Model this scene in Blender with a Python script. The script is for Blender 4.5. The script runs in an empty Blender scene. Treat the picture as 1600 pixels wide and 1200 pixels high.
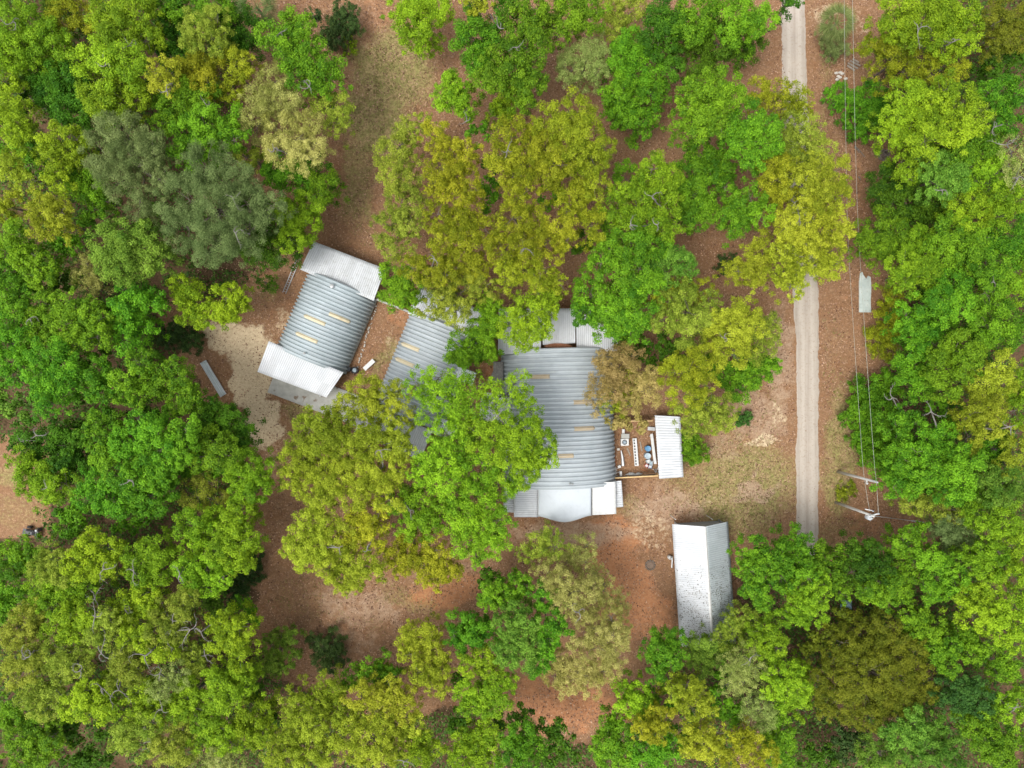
import bpy, math, random
import numpy as np
from mathutils import Matrix, Vector
R = math.radians
rng = np.random.default_rng(7)
random.seed(7)
S = bpy.context.scene
COL = S.collection
H, F = 85.0, 1090.0

def P(px, py, z=0.0):
    s = (H - z) / F
    return np.array(((px - 800) * s, (600 - py) * s, z))

def Q(reg, x, y):                      # reading position inside one of nine survey tiles of the site
    ox, oy = {'A': (0, 0), 'B': (530, 0), 'C': (1060, 0), 'D': (0, 400), 'E': (530, 400), 'F': (1060, 400),
              'G': (0, 795), 'H': (530, 795), 'I': (1060, 795)}[reg]
    return ox + x / 2.963, oy + y / 2.963

# ------------------------------------------------------------------ materials
def new_mat(name):
    m = bpy.data.materials.new(name)
    m.use_nodes = True
    nt = m.node_tree
    for n in list(nt.nodes):
        nt.nodes.remove(n)
    out = nt.nodes.new('ShaderNodeOutputMaterial')
    return m, nt, out

def N(nt, typ, **kw):
    n = nt.nodes.new(typ)
    for k, v in kw.items():
        if k.startswith('i_'):
            n.inputs[k[2:].replace('_', ' ')].default_value = v
        else:
            setattr(n, k, v)
    return n

def mixc(nt, fac, a, b, blend='MIX'):
    n = nt.nodes.new('ShaderNodeMix')
    n.data_type = 'RGBA'
    n.blend_type = blend
    for sock, v in ((n.inputs[0], fac), (n.inputs[6], a), (n.inputs[7], b)):
        if hasattr(v, 'is_linked') or hasattr(v, 'links'):
            nt.links.new(v, sock)
        elif isinstance(v, (int, float)):
            sock.default_value = v
        else:
            sock.default_value = (*v[:3], 1)
    return n.outputs[2]

def ramp(nt, src, a, b, ca=(0, 0, 0), cb=(1, 1, 1)):
    n = nt.nodes.new('ShaderNodeValToRGB')
    n.color_ramp.elements[0].position = a
    n.color_ramp.elements[1].position = b
    n.color_ramp.elements[0].color = (*ca, 1)
    n.color_ramp.elements[1].color = (*cb, 1)
    nt.links.new(src, n.inputs[0])
    return n.outputs[0]

def noise(nt, scale, detail=4, vec=None, rough=0.6, stretch=None):
    n = N(nt, 'ShaderNodeTexNoise')
    n.inputs['Scale'].default_value = scale
    n.inputs['Detail'].default_value = detail
    n.inputs['Roughness'].default_value = rough
    if vec is None:
        vec = N(nt, 'ShaderNodeTexCoord').outputs['Object']
    if stretch:
        mp = N(nt, 'ShaderNodeMapping')
        mp.inputs['Scale'].default_value = stretch
        nt.links.new(vec, mp.inputs[0])
        vec = mp.outputs[0]
    nt.links.new(vec, n.inputs['Vector'])
    return n.outputs[0]

def surf(name, col, col2=None, rough=0.7, metal=0.0, scale=2.0, lo=0.35, hi=0.7, bump=0.0, stretch=None, spec=0.4, speck=None):
    m, nt, out = new_mat(name)
    b = N(nt, 'ShaderNodeBsdfPrincipled')
    b.inputs['Roughness'].default_value = rough
    b.inputs['Metallic'].default_value = metal
    b.inputs['Specular IOR Level'].default_value = spec
    c = col
    if col2:
        nz = noise(nt, scale, 5, stretch=stretch)
        c = mixc(nt, ramp(nt, nz, lo, hi), col, col2)
        if speck:
            nz2 = noise(nt, speck[0], 3)
            c = mixc(nt, ramp(nt, nz2, speck[1], speck[1] + 0.06), c, speck[2])
        nt.links.new(c, b.inputs['Base Color'])
        if bump:
            bp = N(nt, 'ShaderNodeBump')
            bp.inputs['Strength'].default_value = bump
            bp.inputs['Distance'].default_value = 0.05
            nt.links.new(nz, bp.inputs['Height'])
            nt.links.new(bp.outputs[0], b.inputs['Normal'])
    else:
        b.inputs['Base Color'].default_value = (*col, 1)
    nt.links.new(b.outputs[0], out.inputs[0])
    return m

def leaf_mat(name, ca, cb, trans=0.27):
    m, nt, out = new_mat(name)
    at = N(nt, 'ShaderNodeAttribute', attribute_name='tint')
    c = mixc(nt, at.outputs['Fac'], ca, cb)
    oi = N(nt, 'ShaderNodeObjectInfo')
    hs = N(nt, 'ShaderNodeHueSaturation')
    mr = N(nt, 'ShaderNodeMapRange')
    mr.inputs[3].default_value = 0.485; mr.inputs[4].default_value = 0.515
    nt.links.new(oi.outputs['Random'], mr.inputs[0])
    nt.links.new(mr.outputs[0], hs.inputs['Hue'])
    mr2 = N(nt, 'ShaderNodeMapRange')
    mr2.inputs[3].default_value = 0.88; mr2.inputs[4].default_value = 1.12
    mu = N(nt, 'ShaderNodeMath', operation='FRACT'); mu2 = N(nt, 'ShaderNodeMath', operation='MULTIPLY')
    mu2.inputs[1].default_value = 7.31
    nt.links.new(oi.outputs['Random'], mu2.inputs[0]); nt.links.new(mu2.outputs[0], mu.inputs[0])
    nt.links.new(mu.outputs[0], mr2.inputs[0])
    nt.links.new(mr2.outputs[0], hs.inputs['Value'])
    nt.links.new(c, hs.inputs['Color'])
    b = N(nt, 'ShaderNodeBsdfPrincipled')
    b.inputs['Roughness'].default_value = 0.55
    b.inputs['Specular IOR Level'].default_value = 0.12
    t = N(nt, 'ShaderNodeBsdfTranslucent')
    mx = N(nt, 'ShaderNodeMixShader'); mx.inputs[0].default_value = trans
    nt.links.new(hs.outputs[0], b.inputs['Base Color'])
    nt.links.new(hs.outputs[0], t.inputs['Color'])
    nt.links.new(b.outputs[0], mx.inputs[1]); nt.links.new(t.outputs[0], mx.inputs[2])
    nt.links.new(mx.outputs[0], out.inputs[0])
    return m

LEAF = {  # kind: (dark twin, light twin, words)
    'lime': ((0.105, 0.210, 0.008), (0.350, 0.530, 0.022), 'lime green'),
    'green': ((0.052, 0.160, 0.008), (0.215, 0.430, 0.018), 'fresh green'),
    'deep': ((0.028, 0.090, 0.006), (0.120, 0.260, 0.014), 'deep green'),
    'olive': ((0.145, 0.190, 0.006), (0.450, 0.480, 0.028), 'olive yellow'),
    'mixed': ((0.130, 0.200, 0.014), (0.410, 0.490, 0.055), 'soft yellow-green'),
    'yellow': ((0.160, 0.215, 0.008), (0.460, 0.530, 0.040), 'yellow-green'),
    'gold': ((0.230, 0.240, 0.040), (0.590, 0.560, 0.170), 'golden tan'),
    'gray': ((0.090, 0.140, 0.035), (0.290, 0.370, 0.120), 'grey-green'),
    'rust': ((0.250, 0.215, 0.045), (0.580, 0.460, 0.165), 'rusty orange'),
    'mint': ((0.060, 0.155, 0.012), (0.240, 0.410, 0.045), 'mint green'),
    'pale': ((0.190, 0.270, 0.045), (0.460, 0.530, 0.150), 'pale green'),
    'dark': ((0.028, 0.060, 0.014), (0.090, 0.155, 0.035), 'dark green'),
    'bronze': ((0.085, 0.125, 0.008), (0.250, 0.290, 0.022), 'bronze green'),
    'blue': ((0.025, 0.100, 0.018), (0.085, 0.240, 0.035), 'bluish green'),
}
LM = {k: leaf_mat('leaf_' + k, v[0], v[1]) for k, v in LEAF.items()}
BARK = surf('bark', (0.13, 0.10, 0.075), (0.24, 0.205, 0.17), 0.9, scale=3, stretch=(3, 3, .6), bump=.5)
BARKP = surf('bark_pale', (0.11, 0.10, 0.085), (0.25, 0.235, 0.21), 0.85, scale=2, bump=.4)

# ------------------------------------------------------------------ mesh helpers
def set_props(o, label=None, cat=None, group=None, kind=None):
    if label: o['label'] = label
    if cat: o['category'] = cat
    if group: o['group'] = group
    if kind: o['kind'] = kind
    return o

def link(name, me, parent=None):
    o = bpy.data.objects.new(name, me)
    COL.objects.link(o)
    if parent is not None:
        o.parent = parent
    return o

def root(name, loc, rot, label, cat, group=None):
    o = bpy.data.objects.new(name, None)
    COL.objects.link(o)
    o.empty_display_size = 0.3
    o.location = loc
    o.rotation_euler = (0, 0, rot)
    return set_props(o, label, cat, group)

def local(parent, V):
    if parent is None:
        return V
    M = np.array(parent_mat(parent).inverted())
    V = np.asarray(V, float)
    return V @ M[:3, :3].T + M[:3, 3]

def parent_mat(o):
    m = Matrix.Translation(o.location) @ o.rotation_euler.to_matrix().to_4x4()
    if o.parent:
        m = parent_mat(o.parent) @ m
    return m

def fast_mesh(name, V, faces_n, idx, mat, tint=None, smooth=False):
    """V (n,3); idx flat vertex indices, all faces of faces_n corners."""
    me = bpy.data.meshes.new(name)
    nf = len(idx) // faces_n
    me.vertices.add(len(V)); me.vertices.foreach_set('co', np.asarray(V, np.float32).ravel())
    me.loops.add(len(idx)); me.loops.foreach_set('vertex_index', np.asarray(idx, np.int32))
    me.polygons.add(nf); me.polygons.foreach_set('loop_start', np.arange(0, len(idx), faces_n, dtype=np.int32))
    me.update(calc_edges=True)
    if smooth:
        me.polygons.foreach_set('use_smooth', np.ones(nf, bool))
    if tint is not None:
        a = me.attributes.new('tint', 'FLOAT', 'FACE')
        a.data.foreach_set('value', np.asarray(tint, np.float32))
    if mat: me.materials.append(mat)
    return me

class MB:
    def __init__(s): s.v = []; s.f = []
    def add(s, verts, faces):
        b = len(s.v)
        s.v += [tuple(map(float, p)) for p in verts]
        s.f += [tuple(i + b for i in f) for f in faces]
        return s
    def box(s, c, size, rot=0.0, tilt=None):
        hx, hy, hz = [d / 2 for d in size]
        M = Matrix.Rotation(rot, 3, 'Z')
        if tilt: M = M @ Matrix.Rotation(tilt[0], 3, 'X') @ Matrix.Rotation(tilt[1], 3, 'Y')
        vs = [M @ Vector((x, y, z)) + Vector(c) for x in (-hx, hx) for y in (-hy, hy) for z in (-hz, hz)]
        return s.add(vs, [(0, 1, 3, 2), (4, 6, 7, 5), (0, 4, 5, 1), (2, 3, 7, 6), (0, 2, 6, 4), (1, 5, 7, 3)])
    def tube(s, pts, rad, n=8, cap=True):
        pts = [Vector(p) for p in pts]
        if not hasattr(rad, '__len__'): rad = [rad] * len(pts)
        b = len(s.v)
        for i, p in enumerate(pts):
            d = (pts[min(i + 1, len(pts) - 1)] - pts[max(i - 1, 0)]).normalized()
            a = d.orthogonal().normalized() if i == 0 else (a - d * a.dot(d)).normalized()
            c = d.cross(a)
            for k in range(n):
                t = 2 * math.pi * k / n
                s.v.append(tuple(p + (a * math.cos(t) + c * math.sin(t)) * rad[i]))
        for i in range(len(pts) - 1):
            for k in range(n):
                k2 = (k + 1) % n
                s.f.append((b + i * n + k, b + i * n + k2, b + (i + 1) * n + k2, b + (i + 1) * n + k))
        if cap:
            s.f.append(tuple(b + k for k in range(n))[::-1])
            s.f.append(tuple(b + (len(pts) - 1) * n + k for k in range(n)))
        return s
    def lathe(s, c, prof, n=20, sq=(1, 1), rot=0):
        b = len(s.v)
        for r, z in prof:
            for k in range(n):
                t = 2 * math.pi * k / n + rot
                s.v.append((c[0] + r * sq[0] * math.cos(t), c[1] + r * sq[1] * math.sin(t), c[2] + z))
        for i in range(len(prof) - 1):
            for k in range(n):
                k2 = (k + 1) % n
                s.f.append((b + i * n + k, b + i * n + k2, b + (i + 1) * n + k2, b + (i + 1) * n + k))
        s.f.append(tuple(b + k for k in range(n))[::-1])
        s.f.append(tuple(b + (len(prof) - 1) * n + k for k in range(n)))
        return s
    def prism(s, poly, z0, z1):
        n = len(poly)
        vs = [(p[0], p[1], z0) for p in poly] + [(p[0], p[1], z1) for p in poly]
        return s.add(vs, [tuple(range(n))[::-1], tuple(range(n, 2 * n))] + [(i, (i + 1) % n, n + (i + 1) % n, n + i) for i in range(n)])
    def make(s, name, mat, parent=None, smooth=False, bevel=0):
        me = bpy.data.meshes.new(name)
        me.from_pydata([tuple(p) for p in local(parent, s.v)], [], s.f)
        me.materials.append(mat)
        if smooth:
            for p in me.polygons: p.use_smooth = True
        me.update()
        o = link(name, me, parent)
        if bevel:
            m = o.modifiers.new('bevel', 'BEVEL'); m.width = bevel; m.segments = 2; m.limit_method = 'ANGLE'
        return o

def grid(name, V, nu, nv, mat, parent=None, smooth=False):
    """V (nu*nv,3) -> one sheet"""
    i = np.arange(nu - 1)[:, None] * nv + np.arange(nv - 1)[None, :]
    idx = np.stack([i, i + nv, i + nv + 1, i + 1], -1).reshape(-1)
    me = fast_mesh(name, local(parent, V), 4, idx, mat, smooth=smooth)
    return link(name, me, parent)

def fbm(x, y, seed=0, octs=4, f=1.0):
    out = np.zeros_like(x, float); amp = 1.0; tot = 0
    for o in range(octs):
        r = np.random.default_rng(seed * 31 + o)
        T = r.random((256, 256))
        u = x * f; v = y * f
        iu = np.floor(u).astype(int); iv = np.floor(v).astype(int)
        fu = u - iu; fv = v - iv
        fu = fu * fu * (3 - 2 * fu); fv = fv * fv * (3 - 2 * fv)
        a = T[iu % 256, iv % 256]; b = T[(iu + 1) % 256, iv % 256]; c = T[iu % 256, (iv + 1) % 256]; d = T[(iu + 1) % 256, (iv + 1) % 256]
        out += amp * ((a * (1 - fu) + b * fu) * (1 - fv) + (c * (1 - fu) + d * fu) * fv)
        tot += amp; amp *= .5; f *= 2.03
    return out / tot

# ------------------------------------------------------------------ ground
def to_px(X, Y):
    return 800 + X * F / H, 600 - Y * F / H

# blobs: (px, py, rx, ry, rotdeg, weight)
SAND = [(348, 535, 20, 26, 0, .8), (385, 540, 40, 38, 0, .9), (415, 610, 42, 45, 20, .0), (392, 600, 30, 56, -12, .95), (410, 660, 30, 40, 0, .9), (440, 690, 25, 25, 0, .4),
        (350, 518, 36, 18, 20, .8), (440, 505, 18, 30, 0, .5), (1195, 690, 36, 9, -5, .62), (1217, 645, 7, 24, 0, .5), (1010, 820, 20, 30, 0, .45), (1120, 790, 14, 10, 0, .35), (1135, 780, 30, 20, 0, .3),
        (610, 525, 10, 24, 25, .4), (1290, 640, 14, 60, 0, .15), (1300, 20, 40, 14, 0, .5), (1345, 40, 14, 30, 0, .4), (1028, 840, 14, 20, 0, .4)]
GRASS = [(610, 110, 75, 70, 0, 1.0), (590, 190, 60, 70, 0, .9), (560, 270, 34, 110, 0, .7), (1160, 760, 100, 85, 0, .9), (1210, 640, 40, 60, 0, .4), (1310, 710, 30, 130, 0, .8), (1330, 640, 30, 60, 0, .5),
         (475, 650, 48, 22, 20, .8), (640, 935, 60, 22, 15, .55), (600, 560, 24, 40, 25, .75), (1080, 740, 60, 60, 0, .6), (980, 790, 26, 14, 0, .6), (1290, 120, 16, 120, 0, .5),
         (470, 930, 60, 40, 0, .35), (1300, 560, 20, 80, 0, .35), (1280, 230, 14, 80, 0, .3), (10, 740, 50, 20, 0, .7), (20, 800, 60, 30, 0, .5), (420, 450, 30, 20, 0, .5), (1300, 830, 60, 24, 0, .5), (570, 970, 50, 16, 20, .3)]
CLAY = [(955, 850, 50, 60, 0, 1.2), (985, 930, 44, 75, 0, 1.0), (1015, 960, 40, 50, 0, .8), (880, 1100, 110, 50, 0, .9), (700, 925, 70, 34, -15, .9), (585, 60, 34, 80, 0, .5), (520, 340, 40, 60, 0, .3), (700, 920, 60, 30, -20, .55), (900, 1100, 90, 40, 0, .35), (1340, 480, 50, 100, 0, .35), (1360, 815, 60, 26, 0, .5),
        (620, 490, 30, 20, 20, .6), (765, 575, 20, 20, 0, .7), (430, 470, 40, 40, 0, .4), (600, 980, 60, 30, 0, .3), (1340, 300, 20, 120, 0, .45)]
PALE = [(900, 835, 110, 20, 0, .9), (1040, 790, 70, 34, 0, .8), (1180, 650, 60, 50, 0, .8), (1180, 770, 34, 14, 0, 1.1), (1176, 742, 6, 16, 0, .8), (700, 890, 70, 20, -10, .5), (560, 950, 90, 34, 15, .7), (550, 1000, 60, 30, 10, .5),
        (1220, 560, 26, 100, 0, .8), (570, 40, 40, 50, 0, .4), (420, 700, 26, 60, 0, .5), (1010, 700, 40, 40, 0, .25), (1300, 480, 24, 160, 0, .3), (1040, 760, 30, 12, 0, .6), (1130, 700, 40, 30, 0, .6), (430, 820, 30, 50, 0, .3)]

def mask(L, px, py, soft=1.0, seed=1, warp=26):
    w1 = (fbm(px, py, seed, 4, 1 / 26.) - .5) * warp * 1.6
    w2 = (fbm(px, py, seed + 5, 4, 1 / 26.) - .5) * warp * 1.6
    X = px + w1; Y = py + w2
    m = np.zeros_like(px, float)
    for (cx, cy, rx, ry, rt, w) in L:
        c, s = math.cos(R(rt)), math.sin(R(rt))
        u = ((X - cx) * c + (Y - cy) * s) / rx; v = (-(X - cx) * s + (Y - cy) * c) / ry
        d = np.sqrt(u * u + v * v)
        m = np.maximum(m, w * np.clip((1.25 - d) / (.5 * soft), 0, 1))
    return m

def ground_z(X, Y):
    return (fbm(X + 300, Y + 300, 3, 3, 1 / 14.) - .5) * 0.06 - 0.04

def inpoly(x, y, poly):
    c = np.zeros(len(x), bool); n = len(poly)
    for i in range(n):
        x1, y1 = poly[i]; x2, y2 = poly[(i + 1) % n]
        m = ((y1 > y) != (y2 > y)) & (x < (x2 - x1) * (y - y1) / ((y2 - y1) or 1e-9) + x1)
        c ^= m
    return c
WOODS = [[(-60, -40), (380, -40), (370, 120), (350, 250), (440, 330), (430, 420), (330, 470), (240, 480), (300, 600), (350, 700), (400, 860), (390, 990), (450, 1070), (620, 1120), (760, 1100), (800, 1160), (960, 1160), (1010, 1090), (1090, 1020), (1160, 960), (1160, 880), (1330, 880), (1440, 850), (1500, 800), (1390, 760), (1380, 560), (1420, 480), (1410, 250), (1380, 120), (1410, -40), (1700, -40), (1700, 1300), (-60, 1300)]]

def make_ground():
    xs = np.concatenate([[-900, -500, -250, -130], np.arange(-78, 78.01, .3), [130, 250, 500, 900]])
    ys = np.concatenate([[-900, -500, -250, -110], np.arange(-60, 60.01, .3), [110, 250, 500, 900]])
    X, Y = np.meshgrid(xs, ys, indexing='ij')
    V = np.stack([X, Y, ground_z(X, Y)], -1).reshape(-1, 3)
    i = np.arange(len(xs) - 1)[:, None] * len(ys) + np.arange(len(ys) - 1)[None, :]
    idx = np.stack([i, i + len(ys), i + len(ys) + 1, i + 1], -1).reshape(-1)
    m, nt, out = new_mat('forest_soil')
    px, py = to_px(X.ravel(), Y.ravel())
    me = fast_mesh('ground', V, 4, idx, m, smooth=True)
    for nm, L, sd in (('sand', SAND, 2), ('grass', GRASS, 9), ('clay', CLAY, 15), ('pale', PALE, 21)):
        a = me.attributes.new(nm, 'FLOAT', 'POINT')
        a.data.foreach_set('value', np.clip(mask(L, px, py, 1.3 if nm != 'sand' else .8, sd), 0, 1).astype(np.float32))
    a = me.attributes.new('humus_shade', 'FLOAT', 'POINT')  # dark woods floor: humus brown with the canopy's shade put into it
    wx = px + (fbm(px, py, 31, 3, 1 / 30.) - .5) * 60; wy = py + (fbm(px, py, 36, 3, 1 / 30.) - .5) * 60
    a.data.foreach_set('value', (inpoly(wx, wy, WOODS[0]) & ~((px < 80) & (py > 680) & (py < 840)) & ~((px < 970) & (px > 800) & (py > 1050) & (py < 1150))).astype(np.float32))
    fine = noise(nt, 3.2, 7, rough=.8)
    med = noise(nt, 1.1, 5)
    mid = noise(nt, 1.9, 6, rough=.7)
    big = noise(nt, .16, 4)
    base = mixc(nt, ramp(nt, big, .35, .68), (0.275, 0.138, 0.066), (0.35, 0.20, 0.105))
    base = mixc(nt, ramp(nt, med, .35, .7), base, (0.31, 0.185, 0.10))
    spk = ramp(nt, fine, .40, .66)
    base = mixc(nt, spk, mixc(nt, .55, base, (0.12, 0.060, 0.034)), base)
    hi = noise(nt, 5.5, 4, rough=.7)
    base = mixc(nt, ramp(nt, hi, .56, .66), base, (0.40, 0.265, 0.17))
    def A(nm):
        return N(nt, 'ShaderNodeAttribute', attribute_name=nm).outputs['Fac']
    def thr(nm, w=.30, amt=1.0, nz=None):   # ragged edge
        mth = N(nt, 'ShaderNodeMath', operation='ADD')
        nt.links.new(A(nm), mth.inputs[0])
        sub = N(nt, 'ShaderNodeMath', operation='MULTIPLY_ADD')
        nt.links.new(nz or fine, sub.inputs[0]); sub.inputs[1].default_value = 1.5; sub.inputs[2].default_value = -.75
        nt.links.new(sub.outputs[0], mth.inputs[1])
        r = ramp(nt, mth.outputs[0], .38, .38 + w)
        ml = N(nt, 'ShaderNodeMath', operation='MULTIPLY'); ml.inputs[1].default_value = amt
        nt.links.new(r, ml.inputs[0])
        return ml.outputs[0]
    hum_shade = mixc(nt, ramp(nt, fine, .35, .7), (0.060, 0.040, 0.022), (0.16, 0.10, 0.055))
    base = mixc(nt, thr('humus_shade', .4, .9, med), base, hum_shade)
    c = mixc(nt, thr('clay', .55, .9, med), base, mixc(nt, ramp(nt, fine, .3, .7), (0.36, 0.14, 0.060), (0.52, 0.27, 0.135)))
    gcol = mixc(nt, ramp(nt, fine, .35, .62), (0.14, 0.120, 0.040), mixc(nt, ramp(nt, med, .4, .6), (0.43, 0.32, 0.16), (0.30, 0.29, 0.10)))
    c = mixc(nt, thr('grass', .5, .9), c, gcol)
    c = mixc(nt, thr('pale', .55, .85, med), c, mixc(nt, ramp(nt, fine, .3, .65), (0.27, 0.170, 0.110), (0.46, 0.335, 0.225)))
    c = mixc(nt, thr('sand', .34, .95, mid), c, mixc(nt, ramp(nt, fine, .33, .6), (0.44, 0.33, 0.20), (0.66, 0.53, 0.35)))
    b = N(nt, 'ShaderNodeBsdfPrincipled'); b.inputs['Roughness'].default_value = .95; b.inputs['Specular IOR Level'].default_value = .1
    nt.links.new(c, b.inputs['Base Color'])
    bp = N(nt, 'ShaderNodeBump'); bp.inputs['Strength'].default_value = .8; bp.inputs['Distance'].default_value = .12
    nt.links.new(fine, bp.inputs['Height']); nt.links.new(bp.outputs[0], b.inputs['Normal'])
    nt.links.new(b.outputs[0], out.inputs[0])
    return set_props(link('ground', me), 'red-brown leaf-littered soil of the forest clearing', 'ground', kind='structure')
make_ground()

def make_road():
    L = [(-60, 1214, 1254), (0, 1219, 1259), (130, 1222, 1261), (300, 1230, 1270), (470, 1240, 1280), (600, 1244, 1281), (840, 1243, 1280), (1000, 1246, 1282), (1290, 1249, 1284)]
    ys = np.linspace(-60, 905, 700)
    l = np.interp(ys, [a[0] for a in L], [a[1] for a in L]); r = np.interp(ys, [a[0] for a in L], [a[2] for a in L])
    j1 = (fbm(ys, ys * 0, 4, 4, 1 / 60.) - .5) * 5 + (fbm(ys, ys * 0 + 50, 44, 4, 1 / 9.) - .5) * 4.5
    j2 = (fbm(ys, ys * 0 + 9, 5, 4, 1 / 60.) - .5) * 5 + (fbm(ys, ys * 0 + 70, 45, 4, 1 / 9.) - .5) * 4.5
    nu = 25
    t = np.linspace(0, 1, nu)
    PX = (l + j1)[:, None] * (1 - t) + (r + j2)[:, None] * t
    PY = np.repeat(ys[:, None], nu, 1)
    X = (PX - 800) * H / F; Y = (600 - PY) * H / F
    Z = ground_z(X, Y) + .012 - .02 * np.exp(-((t - .27) / .1) ** 2) * 0 + .03 * np.sin(t * math.pi) ** .5
    Z[:, 0] -= .05; Z[:, -1] -= .05
    m, nt, out = new_mat('sandy_road')
    at = N(nt, 'ShaderNodeAttribute', attribute_name='across')
    st = noise(nt, 1.0, 5, stretch=(5.5, .10, 1)); fi = noise(nt, 3, 6, rough=.75); me_ = noise(nt, .7, 4)
    c = mixc(nt, ramp(nt, st, .36, .64), (0.31, 0.262, 0.215), (0.41, 0.36, 0.305))
    c = mixc(nt, ramp(nt, me_, .35, .75), c, (0.41, 0.35, 0.29))
    # two worn wheel lines
    for x0 in (.3, .7):
        s = N(nt, 'ShaderNodeMath', operation='SUBTRACT'); s.inputs[1].default_value = x0; nt.links.new(at.outputs['Fac'], s.inputs[0])
        a = N(nt, 'ShaderNodeMath', operation='ABSOLUTE'); nt.links.new(s.outputs[0], a.inputs[0])
        f = ramp(nt, a.outputs[0], .03, .15, (1, 1, 1), (0, 0, 0))
        q = N(nt, 'ShaderNodeMath', operation='MULTIPLY'); q.inputs[1].default_value = .55; nt.links.new(f, q.inputs[0])
        c = mixc(nt, q.outputs[0], c, (0.49, 0.435, 0.37))
    c = mixc(nt, ramp(nt, fi, .54, .68), c, (0.30, 0.235, 0.175))
    b = N(nt, 'ShaderNodeBsdfPrincipled'); b.inputs['Roughness'].default_value = .95; b.inputs['Specular IOR Level'].default_value = .1
    nt.links.new(c, b.inputs['Base Color'])
    bp = N(nt, 'ShaderNodeBump'); bp.inputs['Strength'].default_value = .5; bp.inputs['Distance'].default_value = .05
    nt.links.new(fi, bp.inputs['Height']); nt.links.new(bp.outputs[0], b.inputs['Normal'])
    nt.links.new(b.outputs[0], out.inputs[0])
    V = np.stack([X, Y, Z], -1).reshape(-1, 3)
    o = grid('road', V, len(ys), nu, m, smooth=True)
    a = o.data.attributes.new('across', 'FLOAT', 'POINT')
    a.data.foreach_set('value', np.tile(t, len(ys)).astype(np.float32))
    set_props(o, 'pale sandy dirt road running past the trees', 'road', kind='structure')
make_road()

# ------------------------------------------------------------------ trees
def unit(v):
    return v / np.maximum(np.linalg.norm(v, axis=-1, keepdims=True), 1e-9)

def leaf_quads(pos, nrm, size, aspect):
    n = len(pos)
    rnd = rng.normal(size=(n, 3))
    t = unit(np.cross(nrm, rnd)); b = np.cross(nrm, t)
    L = (size * rng.uniform(.65, 1.35, n))[:, None] * .5
    W = L * (aspect * rng.uniform(.8, 1.2, n))[:, None]
    bend = nrm * L * .25
    V = np.stack([pos - t * L - bend, pos + b * W + t * L * .15, pos + t * L - bend, pos - b * W + t * L * .15], 1)
    return V.reshape(-1, 3)

SPEC = {  # leaf size, aspect, density, tuft radius
    'lime': (0.175, .55, 0.765, .50), 'green': (0.182, .6, 0.765, .52), 'deep': (0.188, .6, 0.765, .55), 'olive': (0.160, .5, 0.734, .46), 'mixed': (0.153, .5, 0.673, .44),
    'yellow': (0.160, .5, 0.714, .45), 'gold': (0.140, .42, 0.632, .44), 'gray': (0.140, .34, 0.816, .48), 'rust': (0.153, .45, 0.561, .48), 'mint': (0.167, .55, 0.765, .50),
    'pale': (0.140, .42, 0.571, .44), 'dark': (0.153, .5, 0.765, .42), 'bronze': (0.140, .55, 0.816, .46), 'blue': (0.182, .6, 0.765, .5)}

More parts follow.
